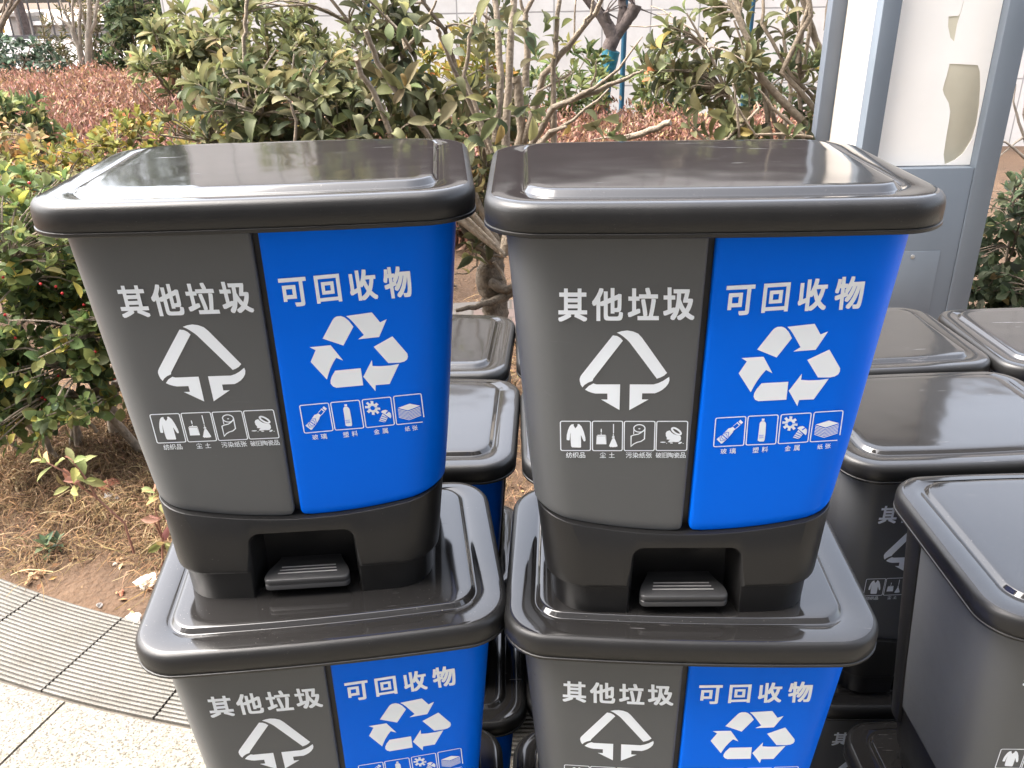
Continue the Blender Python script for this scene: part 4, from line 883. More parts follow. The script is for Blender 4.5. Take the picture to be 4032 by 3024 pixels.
def colours(n, pal, jit=0.16):
    w = np.array([p[1] for p in pal], float); w /= w.sum()
    k = rng.choice(len(pal), n, p=w); c = np.array([p[0] for p in pal])[k]
    return np.clip(c * (1 + jit * rng.standard_normal((n, 1))) * (1 + 0.06 * rng.standard_normal((n, 3))), 0.004, 0.9)

def unit(v): return v / (np.linalg.norm(v, axis=-1, keepdims=True) + 1e-9)

def rosettes(lv, tips, axes, n, tpl, L, W, pal, lo=25, hi=85, back=0.03):
    P, F, U, LL = [], [], [], []
    for t, a in zip(tips, axes):
        a = unit(np.asarray(a)); h = np.array([0, 0, 1.0]) if abs(a[2]) < 0.9 else np.array([1.0, 0, 0])
        e1 = unit(np.cross(a, h)); e2 = np.cross(a, e1)
        k = int(rng.integers(n[0], n[1] + 1)); ph = rng.random() * 6.28; sc = 0.8 + 0.4 * rng.random()
        for i in range(k):
            az = ph + i * 2.39996 + 0.25 * rng.standard_normal(); f = i / max(1, k - 1)
            el = R(lo + (hi - lo) * f) + 0.15 * rng.standard_normal()
            rad = e1 * math.cos(az) + e2 * math.sin(az)
            fw = a * math.cos(el) + rad * math.sin(el)
            P.append(np.asarray(t) - a * back * f * 1.6 + rad * 0.002); F.append(fw); U.append(a * math.sin(el) - rad * math.cos(el) + 0.25 * rng.standard_normal(3) + np.array([0, 0, .15]))
            LL.append(L * sc * (0.55 + 0.45 * min(1, f * 1.8 + .25)) * (0.85 + 0.3 * rng.random()))
    P = np.array(P); LL = np.array(LL)
    lv.add(tpl, P, np.array(F), np.array(U), LL, LL * (W / L) * (0.85 + 0.3 * rng.random(len(P))), colours(len(P), pal))

def bez(a, b, c, n):
    t = np.linspace(0, 1, n)[:, None]; return (1 - t) ** 2 * a + 2 * t * (1 - t) * b + t * t * c

def wiggle(p, s):
    k = len(p); w = rng.standard_normal((k, 3)) * s; w[0] = 0; w[-1] *= 0.3
    return p + w

def grow(mb, base, tips, nmain, r0, spread=0.06, mi=0, tipr=0.0028, arch=0.0):
    """stems from base to every tip; returns the end direction at each tip"""
    tips = np.asarray(tips, float); base = np.asarray(base, float); n = len(tips); dirs = np.zeros((n, 3))
    nmain = min(nmain, n); ch = [int(rng.integers(n))]
    while len(ch) < nmain:
        d = np.min(np.linalg.norm(tips[:, None] - tips[ch][None], axis=2), axis=1); ch.append(int(np.argmax(d * (0.6 + 0.4 * rng.random(n)))))
    paths = []
    for i in ch:
        b0 = base + np.array([rng.normal(0, spread), rng.normal(0, spread), 0]); t = tips[i]
        mid = b0 * 0.5 + t * 0.5; mid[2] = b0[2] + (t[2] - b0[2]) * (0.62 + arch); mid[:2] = b0[:2] + (t[:2] - b0[:2]) * 0.35
        p = wiggle(bez(b0, mid, t, 9), 0.012 * np.linalg.norm(t - b0)); r = np.linspace(r0, tipr * 1.2, 9) * (0.8 + 0.4 * rng.random())
        mb.tube(p, list(r), 6, mi); paths.append((p, r)); dirs[i] = unit(p[-1] - p[-2])
    for i in range(n):
        if i in ch: continue
        best = None
        for p, r in paths:
            for k in range(3, 8):
                d = np.linalg.norm(tips[i] - p[k]) + (0.5 if p[k][2] > tips[i][2] + 0.05 else 0)
                if best is None or d < best[0]: best = (d, p, r, k)
        d, p, r, k = best; a = p[k]; u = unit(p[min(k + 1, 8)] - p[k - 1])
        mid = a + u * d * 0.35 + (tips[i] - a) * 0.25
        q = wiggle(bez(a, mid, tips[i], 6), 0.012 * d)
        mb.tube(q, list(np.linspace(min(r[k] * 0.7, r0 * 0.45), tipr, 6)), 5, mi); dirs[i] = unit(q[-1] - q[-2])
    return dirs

def in_ellipsoids(ells, n, shell=0.45, gap=0.35, gs=6.0):
    w = np.array([e[1][0] * e[1][1] + e[1][0] * e[1][2] + e[1][1] * e[1][2] for e in ells]) * np.array([e[2] if len(e) > 2 else 1.0 for e in ells]); w /= w.sum(); out = []
    while len(out) < n:
        e = ells[rng.choice(len(ells), p=w)]
        d = unit(rng.standard_normal(3)); rr = (shell ** 3 + (1 - shell ** 3) * rng.random()) ** (1 / 3)
        p = np.array(e[0]) + d * rr * np.array(e[1])
        if noise.noise(Vector(p * gs)) < -gap * 0.6 and rng.random() < 0.85: continue
        out.append(p)
    return np.array(out)

def shrub(name, label, cat, base, ells, ntips, nmain, r0, n, tpl, L, W, pal, bark='bark_tan', leafm='leaf', group=None, lo=25, hi=85, up=0.5, spread=0.06, extra=0, shell=0.45, gap=0.35, arch=0.0, stems=None, bare=0):
    root = empty(name, base)
    tips = in_ellipsoids(ells, ntips + bare, shell, gap)
    if bare: tips[ntips:] += (tips[ntips:] - np.array(base)) * rng.uniform(0.0, 0.16, (bare, 1))
    mb = MB(); ctr = np.mean([e[0] for e in ells], axis=0)
    dirs = grow(mb, base, tips, nmain, r0, spread, arch=arch)[:ntips]; tips = tips[:ntips]
    old = stems(mb) if stems else None
    if old:
        old.v = [(x - base[0], y - base[1], z - base[2]) for x, y, z in old.v]; old.build('trunk', M['bark_old'], root, 60)
    mb.v = [(x - base[0], y - base[1], z - base[2]) for x, y, z in mb.v]
    mb.build('stems', M[bark], root, 60)
    ax = unit(dirs * 0.6 + unit(tips - ctr) * 0.45 + np.array([0, 0, up]) + 0.2 * rng.standard_normal((len(tips), 3)))
    lv = Leaves(); rosettes(lv, tips, ax, n, tpl, L, W, pal, lo, hi)
    if extra:
        k = rng.integers(0, len(tips), extra); p = tips[k] - ax[k] * rng.uniform(0.02, 0.10, (extra, 1)) + rng.normal(0, 0.012, (extra, 3))
        rosettes(lv, p, unit(ax[k] + 0.9 * rng.standard_normal((extra, 3))), (1, 3), tpl, L * 0.9, W * .95, pal, 40, 100)
    lv.build('foliage', M[leafm], root, base)
    tag(root, label, cat, group)
    return root

OLIVE = [((0.133, 0.134, 0.061), 4), ((0.102, 0.111, 0.052), 4), ((0.168, 0.162, 0.079), 2), ((0.066, 0.078, 0.043), 2), ((0.248, 0.23, 0.097), 0.7), ((0.248, 0.162, 0.06), 0.12)]
DARKG = [((0.067, 0.092, 0.046), 4), ((0.093, 0.116, 0.055), 3), ((0.15, 0.166, 0.075), 1.6), ((0.041, 0.059, 0.034), 2)]
MIDG = [((0.109, 0.137, 0.054), 4), ((0.152, 0.173, 0.067), 3), ((0.071, 0.095, 0.044), 2), ((0.249, 0.24, 0.082), 0.8)]
BERRYG = [((0.151, 0.192, 0.067), 4), ((0.107, 0.147, 0.056), 4), ((0.237, 0.251, 0.085), 2), ((0.451, 0.401, 0.097), 0.9), ((0.063, 0.092, 0.041), 1.5)]
YELG = [((0.208, 0.186, 0.046), 4), ((0.156, 0.156, 0.043), 4), ((0.253, 0.202, 0.051), 2), ((0.102, 0.111, 0.037), 2), ((0.318, 0.19, 0.046), 0.8), ((0.339, 0.134, 0.045), 0.25)]
LIME = [((0.185, 0.189, 0.083), 4), ((0.135, 0.144, 0.064), 4), ((0.246, 0.231, 0.109), 2), ((0.085, 0.096, 0.046), 2), ((0.282, 0.14, 0.077), 0.25)]
BLUEG = [((0.06, 0.091, 0.059), 4), ((0.089, 0.123, 0.084), 3), ((0.129, 0.162, 0.117), 1), ((0.036, 0.054, 0.039), 2)]
RUST = [((0.344, 0.205, 0.085), 3), ((0.265, 0.193, 0.091), 4), ((0.206, 0.171, 0.079), 3), ((0.421, 0.198, 0.072), 1.2), ((0.166, 0.16, 0.078), 2)]
GREYG = [((0.114, 0.14, 0.078), 4), ((0.078, 0.101, 0.057), 4), ((0.167, 0.186, 0.114), 1.6), ((0.049, 0.065, 0.041), 2), ((0.268, 0.226, 0.099), 0.4)]

# A: big-leaved shrub behind the bins, on a thick gnarled trunk
def px(u, v, y):
    """the point at depth y (metres) on the sight line measured at (u, v) in the photograph"""
    d = _fw + _rt * ((u - 2016) / 3412.13) - _up * ((v - 1512) / 3412.13)
    return np.array([d.x, d.y, d.z]) * (y / d.y) + np.array([0, 0, 1.7408])
def branch(pts, rad, y0, y1, m, nn=7):
    k = len(pts); p = [px(u, v, y0 + (y1 - y0) * i / (k - 1)) for i, (u, v) in enumerate(pts)]
    q = []
    for i in range(k - 1):
        nj = 7 if nn > 10 else 3
        for j in range(nj): q.append(p[i] * (1 - j / nj) + p[i + 1] * (j / nj))
    q.append(p[-1]); q = wiggle(np.array(q), 0.0022)
    m.tube(q, list(np.interp(np.linspace(0, 1, len(q)), np.linspace(0, 1, len(rad)), rad)), nn)
def trunk_stems(mb):
    mb2 = MB()
    for pts, rad, ya, yb, nn in [([(1952, 1580), (1952, 1400), (1952, 1252), (1948, 1170), (1928, 1090), (1938, 1030), (1955, 940), (1975, 800)], [.085, .068, .058, .060, .072, .056, .045, .032], 3.5, 3.5, 18),
                         ([(1935, 1115), (1965, 1132), (2000, 1140), (2060, 1120)], [.028, .024, .021, .018], 3.45, 3.4, 7), ([(2010, 1150), (1950, 1185), (1870, 1207), (1795, 1222)], [.028, .020, .014, .009], 3.45, 3.35, 7),
                         ([(1940, 1030), (1895, 990), (1860, 950), (1810, 880), (1790, 790)], [.022, .018, .015, .013, .011], 3.46, 3.4, 7), ([(1855, 955), (1900, 985), (1935, 1008), (1995, 1010)], [.006, .007, .007, .005], 3.40, 3.38, 6),
                         ([(1865, 960), (1880, 1020), (1875, 1050), (1840, 1075), (1790, 1078)], [.006, .005, .005, .004, .003], 3.41, 3.36, 5), ([(1945, 1030), (1975, 1070), (1992, 1115)], [.010, .008, .006], 3.42, 3.4, 6), ([(1915, 942), (1950, 936), (1990, 946)], [.007, .006, .005], 3.42, 3.4, 6),
                         ([(1930, 1060), (1880, 900), (1850, 800)], [.018, .014, .011], 3.52, 3.5, 6)]:
        tr = mb2 if nn > 6 else mb; n0 = len(tr.v); branch(pts, [q * 0.88 for q in rad], ya, yb, tr, nn)
        if nn > 10:      # knobbly bark on the old trunk
            for i in range(n0, len(tr.v)):
                p = Vector(tr.v[i]); k = noise.noise(p * 14) * 0.022 + noise.noise(p * 38) * 0.010
                c_ = Vector((-0.065, 3.5, p.z)); d = (p - c_).normalized(); tr.v[i] = tuple(p + d * k)
    return mb2
shrub('shrub', 'large grey-green leaved evergreen shrub on a thick gnarled trunk behind the bins', 'shrub', (-0.08, 3.5, 0.80),
      [((-1.02, 3.30, 1.33), (0.24, 0.25, 0.20), 1.5), ((-0.74, 3.30, 1.30), (0.25, 0.30, 0.22), 1.4), ((-0.45, 3.40, 1.25), (0.30, 0.30, 0.22)), ((-0.14, 3.45, 1.20), (0.28, 0.30, 0.22), 0.75), ((-0.97, 3.35, 1.66), (0.10, 0.10, 0.08), 0.8), ((-0.42, 3.5, 1.62), (0.20, 0.2, 0.10), 0.8), ((-0.1, 3.5, 1.6), (0.15, 0.2, 0.14), 0.3), ((-0.08, 3.4, 0.9), (0.14, 0.15, 0.16), 0.35), ((-0.6, 3.5, 2.0), (0.4, 0.3, 0.22), 0.35)],
      235, 11, 0.018, (7, 10), T_BIG, 0.100, 0.031, OLIVE, 'bark_tan', lo=22, hi=92, up=0.55, spread=0.05, extra=70, stems=trunk_stems, bare=70)

# A2: pruned, nearly bare shrub with upright cut stems, in front of the wall
bs = empty('bare_shrub', (0.05, 3.1, 0.0))
mb = MB()
base_pts = (1990, 1010)
for pts, rad, ya, yb in [
    ([(1985, 1000), (2020, 700), (2050, 520), (2040, 330), (2032, 300)], [.024, .022, .020, .021, .021], 3.1, 3.1),
    ([(1985, 1000), (2100, 560), (2180, 420), (2350, 360), (2480, 300), (2535, 275)], [.022, .016, .013, .011, .007, .003], 3.1, 2.9),
    ([(2200, 415), (2340, 350), (2440, 270), (2530, 145)], [.010, .008, .006, .002], 3.0, 2.9),
    ([(2330, 352), (2345, 290), (2350, 235)], [.006, .004, .002], 3.0, 2.95),
    ([(2060, 560), (2140, 300), (2240, 180), (2330, 70), (2370, 0), (2400, -60)], [.018, .015, .013, .011, .010, .008], 3.1, 3.0),
    ([(2300, 100), (2330, 40), (2340, -40)], [.008, .006, .005], 3.0, 3.0),
    ([(2180, 570), (2180, 400), (2180, 250), (2195, 100), (2200, -40)], [.014, .013, .011, .010, .009], 3.05, 3.05),
    ([(2100, 580), (2180, 520), (2170, 480), (2160, 440)], [.012, .010, .008, .005], 3.1, 3.1),
    ([(1950, 560), (1970, 300), (1955, 100), (1945, -40)], [.018, .016, .014, .012], 3.15, 3.25),
    ([(1930, 600), (1860, 420), (1790, 280), (1735, 140), (1722, 110)], [.018, .012, .010, .008, .008], 3.15, 3.05),
    ([(1990, 600), (2000, 330), (2010, 120), (2022, -40)], [.020, .018, .016, .015], 3.2, 3.3),
    ([(2070, 340), (2075, 160), (2070, 50), (2110, -30)], [.017, .014, .011, .009], 3.2, 3.2),
    ([(2075, 70), (2050, 20), (2050, -40)], [.009, .007, .006], 3.2, 3.2),
    ([(1940, 600), (1830, 300), (1850, 150), (1870, 60), (1910, -30)], [.011, .009, .008, .007, .006], 3.1, 3.1),
    ([(1830, 90), (1900, 50), (1950, 90)], [.006, .007, .007], 3.1, 3.1),
    ([(1985, 1000), (1800, 760), (1650, 680), (1560, 590), (1470, 360), (1410, 260), (1400, 230)], [.016, .014, .012, .012], 3.2, 3.1),
    ([(1985, 1000), (1850, 720), (1740, 610), (1640, 470), (1540, 330), (1470, 200), (1440, 120)], [.018, .016, .014, .012, .012], 3.3, 3.2),
    ([(1600, 620), (1560, 500), (1440, 480), (1330, 450), (1230, 400)], [.020, .016, .013, .009], 3.4, 3.3),
    ([(1520, 60), (1580, 130), (1600, 190), (1680, 80), (1720, 0)], [.004, .006, .008, .006, .004], 3.2, 3.1),
    ([(1620, 200), (1560, 110), (1450, 0)], [.008, .006, .004], 3.1, 3.0),
    ([(2420, 545), (2480, 540), (2560, 515), (2640, 482)], [.013, .015, .015, .014], 3.3, 3.2),
    ([(2330, 552), (2420, 540), (2480, 532)], [.003, .004, .005], 3.3, 3.2),
    ([(2110, 600), (2165, 520), (2230, 500)], [.011, .012, .006], 2.95, 2.9),
    ([(1990, 800), (2120, 560), (2260, 470), (2400, 350)], [.012, .009, .007, .004], 3.0, 2.9),
    ([(2120, 360), (2240, 290), (2250, 280)], [.004, .005, .005], 3.05, 3.05),
    ([(2230, 385), (2215, 320), (2260, 280)], [.004, .003, .002], 3.0, 3.0),
    ([(2260, 150), (2262, 60), (2275, -30)], [.004, .004, .003], 3.1, 3.1),
    ([(1985, 1000), (1700, 720), (1160, 640), (1160, 590), (1165, 470), (1140, 400), (1120, 380)], [.009, .008, .006, .004], 3.05, 3.0),
    ([(1985, 1000), (1650, 730), (1150, 660), (1000, 590), (900, 480), (860, 440)], [.018, .014, .010], 3.2, 3.2),
    ([(1000, 590), (965, 330), (960, 150), (968, 60), (975, -30)], [.010, .009, .008], 3.3, 3.3),
]:
    branch(pts, [q * 0.8 for q in rad], ya, yb, mb)
mb.v = [(x - 0.05, y - 3.1, z) for x, y, z in mb.v]
mb.build('stems', M['bark_tan'], bs, 60)
lv = Leaves()
tp, ax = [], []
for u, v, y, a in [(1990, 95, 2.95, (-.4, -.5, .3)), (2040, 80, 3.05, (.3, -.4, .4)), (1930, 250, 3.0, (.4, -.3, .5)), (2105, 200, 3.0, (-.1, -.5, .7)), (2150, 100, 3.05, (.3, -.1, .7)), (2210, 110, 3.0, (.4, 0, .6)), (1860, 90, 2.95, (-.5, -.3, .4)), (2000, 420, 2.95, (.5, -.4, .2)), (2090, 430, 2.9, (.1, -.8, -.1)), (1930, 460, 2.9, (-.1, -.8, .1)), (2110, 470, 2.85, (.3, -.7, -.3)),
                   (1880, 560, 2.85, (-.3, -.7, .2)), (1960, 570, 2.85, (.6, -.4, .2)), (2260, 500, 2.9, (.2, -.4, -.2)), (1700, 480, 2.9, (-.3, -.6, .3)), (1700, 330, 2.95, (-.4, -.4, .4)), (1780, 200, 2.9, (.1, -.7, .3)), (1620, 560, 2.9, (.4, -.7, .2)), (1830, 380, 2.9, (0, -.8, .2)), (1500, 40, 3.0, (-.3, -.3, .6)), (1610, 30, 3.0, (.3, -.4, .5)), (1650, 110, 2.95, (.3, -.5, -.1)), (2380, 510, 2.9, (.0, -.5, -.5)), (2390, 450, 2.95, (.3, -.2, .4)), (2420, 525, 2.9, (.3, -.3, .3)), (1250, 560, 2.9, (.3, -.7, .4)), (1130, 360, 2.85, (0, -.5, .7)), (1420, 530, 2.95, (.4, -.6, .1)), (960, 550, 2.9, (-.2, -.7, .3))]:
    tp.append(px(u, v, y)); ax.append(a)
rosettes(lv, np.array(tp), np.array(ax, float), (2, 5), T_BIG, 0.085, 0.033, OLIVE, 25, 90)
lv.build('foliage', M['leaf'], bs, (0.05, 3.1, 0.0))
tag(bs, 'pruned leafless shrub with pale tan cut stems fanning up against the wall', 'shrub')

# B: shrub left of the sign box
def b_stems(mb):
    for pts, rad, ya, yb in [([(3240, 560), (3000, 310), (2960, 180), (2870, 0)], [.02, .017, .013, .010], 4.1, 4.2), ([(3250, 480), (3080, 280), (3190, 60), (3180, -40)], [.014, .012, .013, .011], 4.1, 4.1), ([(3240, 420), (3120, 300), (3000, 90), (3010, -40)], [.010, .009, .008, .007], 4.15, 4.2),
                             ([(3230, 200), (3180, 60), (3150, -40)], [.016, .015, .013], 4.2, 4.2), ([(3250, 120), (3262, 0), (3260, -60)], [.009, .009, .008], 4.15, 4.15), ([(3140, 250), (3160, 100), (3200, -40)], [.011, .009, .008], 4.1, 4.1), ([(3100, 420), (2960, 290), (2890, 80)], [.008, .007, .004], 4.15, 4.2), ([(2910, 540), (2900, 430), (2885, 330)], [.007, .006, .004], 3.9, 3.9), ([(2980, 540), (2920, 450), (2880, 380)], [.006, .005, .003], 3.9, 3.9), ([(2850, 560), (2990, 430), (2980, 400)], [.009, .006, .004], 3.9, 3.95), ([(3190, 560), (3040, 420), (2985, 350)], [.010, .007, .004], 4, 4), ([(3200, 540), (3080, 530), (2970, 530)], [.007, .006, .005], 3.9, 3.9)]:
        branch(pts, rad, ya, yb, mb)
shrub('shrub', 'leafy evergreen shrub with slanting tan stems just left of the sign box', 'shrub', (1.42, 4.2, 0.02),
      [((0.82, 4.25, 1.42), (0.17, 0.22, 0.20), 1.3), ((0.98, 4.2, 1.30), (0.2, 0.25, 0.16)), ((1.12, 4.3, 1.58), (0.26, 0.25, 0.12), 0.8), ((1.36, 4.15, 1.28), (0.12, 0.2, 0.18), 1.2), ((0.98, 4.1, 1.12), (0.2, 0.18, 0.1), 0.7), ((1.25, 4.0, 1.05), (0.2, 0.2, 0.08), 0.6), ((1.1, 4.4, 1.95), (0.4, 0.3, 0.2), .4)],
      105, 10, 0.018, (4, 7), T_BIG, 0.100, 0.034, [(c, w) for c, w in OLIVE[:4]] + [((0.30, 0.24, 0.08), .25), ((0.42, 0.17, 0.08), .2)], lo=20, hi=85, extra=25, stems=b_stems, bare=40)

# C: spiky green shrubs in front of the facade
for (x, y, w, z0, z1, nt_, lab, pal) in [
    (0.52, 7.3, 0.36, 0.78, 1.24, 60, 'bright green bushy shrub at the foot of the facade, left of the blue-wrapped tree', MIDG),
    (1.24, 7.4, 0.30, 0.72, 1.22, 60, 'green leafy shrub between the blue-wrapped tree and the slanting-stemmed shrub', MIDG),
    (2.15, 7.6, 0.50, 0.72, 1.30, 60, 'green shrub at the facade behind the slanting-stemmed shrub by the sign box', DARKG),
    (-0.35, 7.2, 0.42, 0.85, 1.34, 80, 'yellowish shrub at the facade showing between the pale cut stems', YELG),
    (-1.25, 7.5, 0.40, 0.80, 1.36, 70, 'olive shrub with brown seed heads at the facade behind the big-leaved shrub', LIME)]:
    zc = (z0 + z1) / 2; h = (z1 - z0) / 2 + 0.1
    shrub('shrub', lab, 'shrub', (x, y, terrain(x, y)), [((x, y, zc), (w, 0.32, h)), ((x + w * .4, y - .1, zc - .1), (w * .6, .3, h * .8)), ((x - w * .5, y, zc - .12), (w * .6, .3, h * .8))],
          nt_, 9, 0.014, (6, 9), T_LONG, 0.115, 0.036, pal, lo=15, hi=85, up=0.9, extra=20)

# K: long-leaved yellow-green shrubs behind the big one
for (x, w, z0, z1, nt_, lab) in [(-2.78, 0.36, 1.00, 1.52, 80, 'yellow-green long-leaved shrub between the dark shrubs and the big-leaved shrub'), (-2.1, 0.62, 0.95, 1.64, 120, 'tall yellow-green long-leaved shrub rising behind the big-leaved shrub')]:
    zc = (z0 + z1) / 2; h = (z1 - z0) / 2 + 0.08
    shrub('shrub', lab, 'shrub', (x, 8.0, terrain(x, 8.0)), [((x, 8.0, zc), (w, 0.45, h)), ((x + w * .5, 7.9, zc - .05), (w * .55, .4, h * .85)), ((x - w * .5, 7.9, zc - .1), (w * .6, .4, h * .8))],
          nt_, 10, 0.018, (7, 10), T_LONG, 0.150, 0.045, LIME, lo=15, hi=88, up=0.8, extra=40)

# far dark shrubs on the left
shrub('shrub', 'dark bluish-green shrub below the black fence at the far left', 'shrub', (-5.9, 11.0, .45), [((-5.95, 11.0, 0.95), (0.62, 0.45, 0.34)), ((-5.55, 10.9, 0.85), (0.4, 0.4, 0.28)), ((-6.4, 11.0, 0.95), (0.5, 0.4, 0.3))], 330, 12, 0.016, (6, 9), T_ROUND, 0.075, 0.042, BLUEG, 'bark_brown', 'leaf_small', lo=20, hi=90, extra=120)
shrub('shrub', 'brownish-olive twiggy shrub around the pale forked tree', 'shrub', (-5.05, 11.4, .45), [((-5.2, 11.4, 1.1), (0.5, 0.4, 0.5)), ((-4.9, 11.5, 1.4), (0.4, 0.4, 0.5)), ((-5.5, 11.5, 0.8), (0.4, 0.3, 0.3))], 260, 14, 0.016, (5, 8), T_LONG, 0.095, 0.016, [((0.16, 0.13, 0.06), 3), ((0.10, 0.10, 0.05), 3), ((0.07, 0.075, 0.045), 2)], 'bark_brown', 'leaf_small', lo=15, hi=70, extra=100)
shrub('shrub', 'dark green shrub right of the pale forked tree with glossy highlights', 'shrub', (-4.45, 11.2, .45), [((-4.45, 11.2, 1.05), (0.45, 0.4, 0.5)), ((-4.3, 11.2, 1.6), (0.42, 0.4, 0.4)), ((-4.75, 11.0, 0.75), (0.35, 0.3, 0.25))], 260, 12, 0.016, (6, 9), T_LONG, 0.13, 0.045, DARKG, 'bark_brown', lo=20, hi=90, extra=100)
# E, F: rusty and grey-green clumps left of the red hedge
shrub('shrub', 'rust-brown half-dry shrub at the left edge above the yellow-green hedge', 'shrub', (-2.95, 5.5, 0.1), [((-3.12, 5.4, 0.84), (0.36, 0.35, 0.24)), ((-2.72, 5.3, 0.72), (0.30, 0.3, 0.16)), ((-3.5, 5.5, 0.85), (0.4, 0.3, 0.3))], 240, 14, 0.010, (4, 7), T_ROUND, 0.062, 0.036, RUST, 'bark_tan', lo=20, hi=90, extra=100)
shrub('shrub', 'grey-green broad-leaved shrub at the left edge below the dark far shrubs', 'shrub', (-3.25, 6.1, 0.2), [((-3.45, 6.1, 0.98), (0.36, 0.3, 0.12)), ((-3.12, 6.0, 0.82), (0.20, 0.2, 0.10)), ((-3.8, 6.1, 0.98), (0.3, 0.3, 0.18))], 120, 10, 0.012, (6, 9), T_LONG, 0.105, 0.040, MIDG, 'bark_brown', lo=20, hi=90, extra=40)
# D: yellow-green hedge behind the left bin
shrub('hedge', 'low yellow-green hedge behind the left front stack', 'hedge', (-2.0, 4.7, 0.05),
      [((-1.35, 5.0, 0.89), (0.42, 0.30, 0.20), 1.2), ((-1.95, 4.9, 0.93), (0.50, 0.32, 0.20), 1.3), ((-2.45, 4.75, 0.74), (0.5, 0.35, 0.26), 1.1), ((-2.15, 4.4, 0.56), (0.55, 0.35, 0.30)), ((-2.75, 4.6, 0.50), (0.45, 0.35, 0.34)), ((-1.55, 4.6, 0.6), (0.45, 0.3, 0.26)), ((-0.75, 5.1, 0.72), (0.35, 0.28, 0.2))],
      720, 30, 0.008, (6, 9), T_ROUND, 0.060, 0.034, YELG, 'bark_brown', spread=0.55, lo=12, hi=80, up=0.9, extra=250, shell=0.6)

# G: green bush with red berries at the left edge
def g_stems(mb):
    for pts, rad, ya, yb in [([(560, 1790), (480, 1690), (390, 1590), (370, 1480), (330, 1400)], [.018, .017, .014, .009, .007], 3.05, 2.9), ([(200, 1780), (160, 1650), (125, 1560), (120, 1450)], [.011, .010, .009, .007], 3.0, 2.95), ([(380, 1700), (330, 1650), (215, 1570)], [.007, .006, .004], 2.9, 2.85), ([(390, 1590), (420, 1500), (430, 1440)], [.008, .007, .005], 3, 3), ([(380, 1580), (300, 1560), (235, 1555)], [.007, .006, .004], 3, 2.9), ([(285, 1780), (280, 1640), (260, 1560)], [.012, .008, .006], 3.1, 3.1),
                             ([(490, 1780), (450, 1690), (440, 1600), (455, 1500)], [.030, .026, .02, .016], 3.2, 3.2), ([(100, 1780), (40, 1740), (-40, 1700)], [.008, .007, .006], 2.9, 2.9), ([(120, 1620), (40, 1600), (-30, 1590)], [.008, .006, .005], 2.9, 2.9), ([(330, 1780), (300, 1680), (220, 1600)], [.014, .013, .010], 3.15, 3.1)]:
        branch(pts, rad, ya, yb, mb)
gb = shrub('shrub', 'glossy green round-leaved bush with red berries at the left edge beside the dry grass', 'shrub', (-1.75, 3.25, 0.02),
      [((-1.75, 3.15, 0.90), (0.38, 0.30, 0.26), 1.2), ((-1.45, 3.1, 0.76), (0.24, 0.26, 0.24), 1.2), ((-1.95, 3.0, 0.66), (0.30, 0.26, 0.26), 1.2), ((-1.50, 3.02, 0.60), (0.22, 0.20, 0.17), 1.3), ((-2.2, 3.3, 0.85), (0.4, 0.3, 0.3), .6), ((-1.72, 2.92, 0.53), (0.20, 0.16, 0.12), 1.3), ((-1.95, 2.9, 0.40), (0.20, 0.16, 0.14), 1.0), ((-1.36, 3.0, 0.52), (0.10, 0.14, 0.14), .8), ((-1.62, 2.85, 0.40), (0.20, 0.14, 0.10), .9), ((-1.85, 2.8, 0.30), (0.16, 0.14, 0.10), .7)],
      680, 10, 0.010, (6, 9), T_ROUND, 0.056, 0.034, BERRYG, 'bark_tan', lo=15, hi=88, up=0.7, spread=0.12, extra=200, gap=0.5, stems=g_stems)
mb = MB()
for (u, v) in [(72, 1432), (85, 1448), (66, 1450), (230, 1480), (375, 1385), (165, 1565), (178, 1572), (190, 1562), (152, 1572), (255, 1572), (35, 1695), (44, 1700), (450, 1490), (115, 720), (245, 1155), (12, 1092), (160, 1118), (220, 1128), (355, 1170), (330, 1200), (60, 1330), (20, 1240), (420, 1310)]:
    p = px(u, v, 2.84 + 0.08 * rng.random()); r = 0.0052
    rings = [[(p[0] + 1.75 + r * math.sin(a) * math.cos(t), p[1] - 3.25 + r * math.sin(a) * math.sin(t), p[2] - 0.02 + r * math.cos(a)) for t in np.linspace(0, 2 * math.pi, 9)[:-1]] for a in np.linspace(0.1, 3.04, 6)]
    mb.loft(rings, cap0=True, cap1=True)
mb.build('berries', M['berry'], gb, 60)

# right low bush beside the sign post
shrub('shrub', 'low grey-green round-leaved bush right of the sign post at the right edge', 'shrub', (2.45, 4.0, 0.0), [((2.42, 4.0, 0.52), (0.36, 0.34, 0.38)), ((2.62, 3.9, 0.40), (0.34, 0.3, 0.36)), ((2.30, 3.85, 0.26), (0.22, 0.25, 0.24)), ((2.75, 4.1, 0.6), (0.3, 0.3, 0.3))], 330, 14, 0.011, (6, 9), T_ROUND, 0.062, 0.038, GREYG, 'bark_brown', lo=15, hi=90, extra=160)
bt = empty('bare_shrub', (4.7, 7.9, 0.0)); mb = MB()
for pts in ([(4060, 620), (4010, 480), (3990, 400), (4000, 330)], [(4060, 640), (3960, 560), (3900, 545)], [(4060, 520), (4000, 560), (3930, 620)], [(4080, 640), (4030, 450), (4040, 340)]):
    branch(pts, [.016, .012, .008, .004], 7.9, 7.9, mb)
mb.v = [(x - 4.7, y - 7.9, z) for x, y, z in mb.v]; mb.build('stems', M['bark_grey'], bt, 60)
tag(bt, 'thin bare twigs in front of the facade at the right edge', 'shrub')

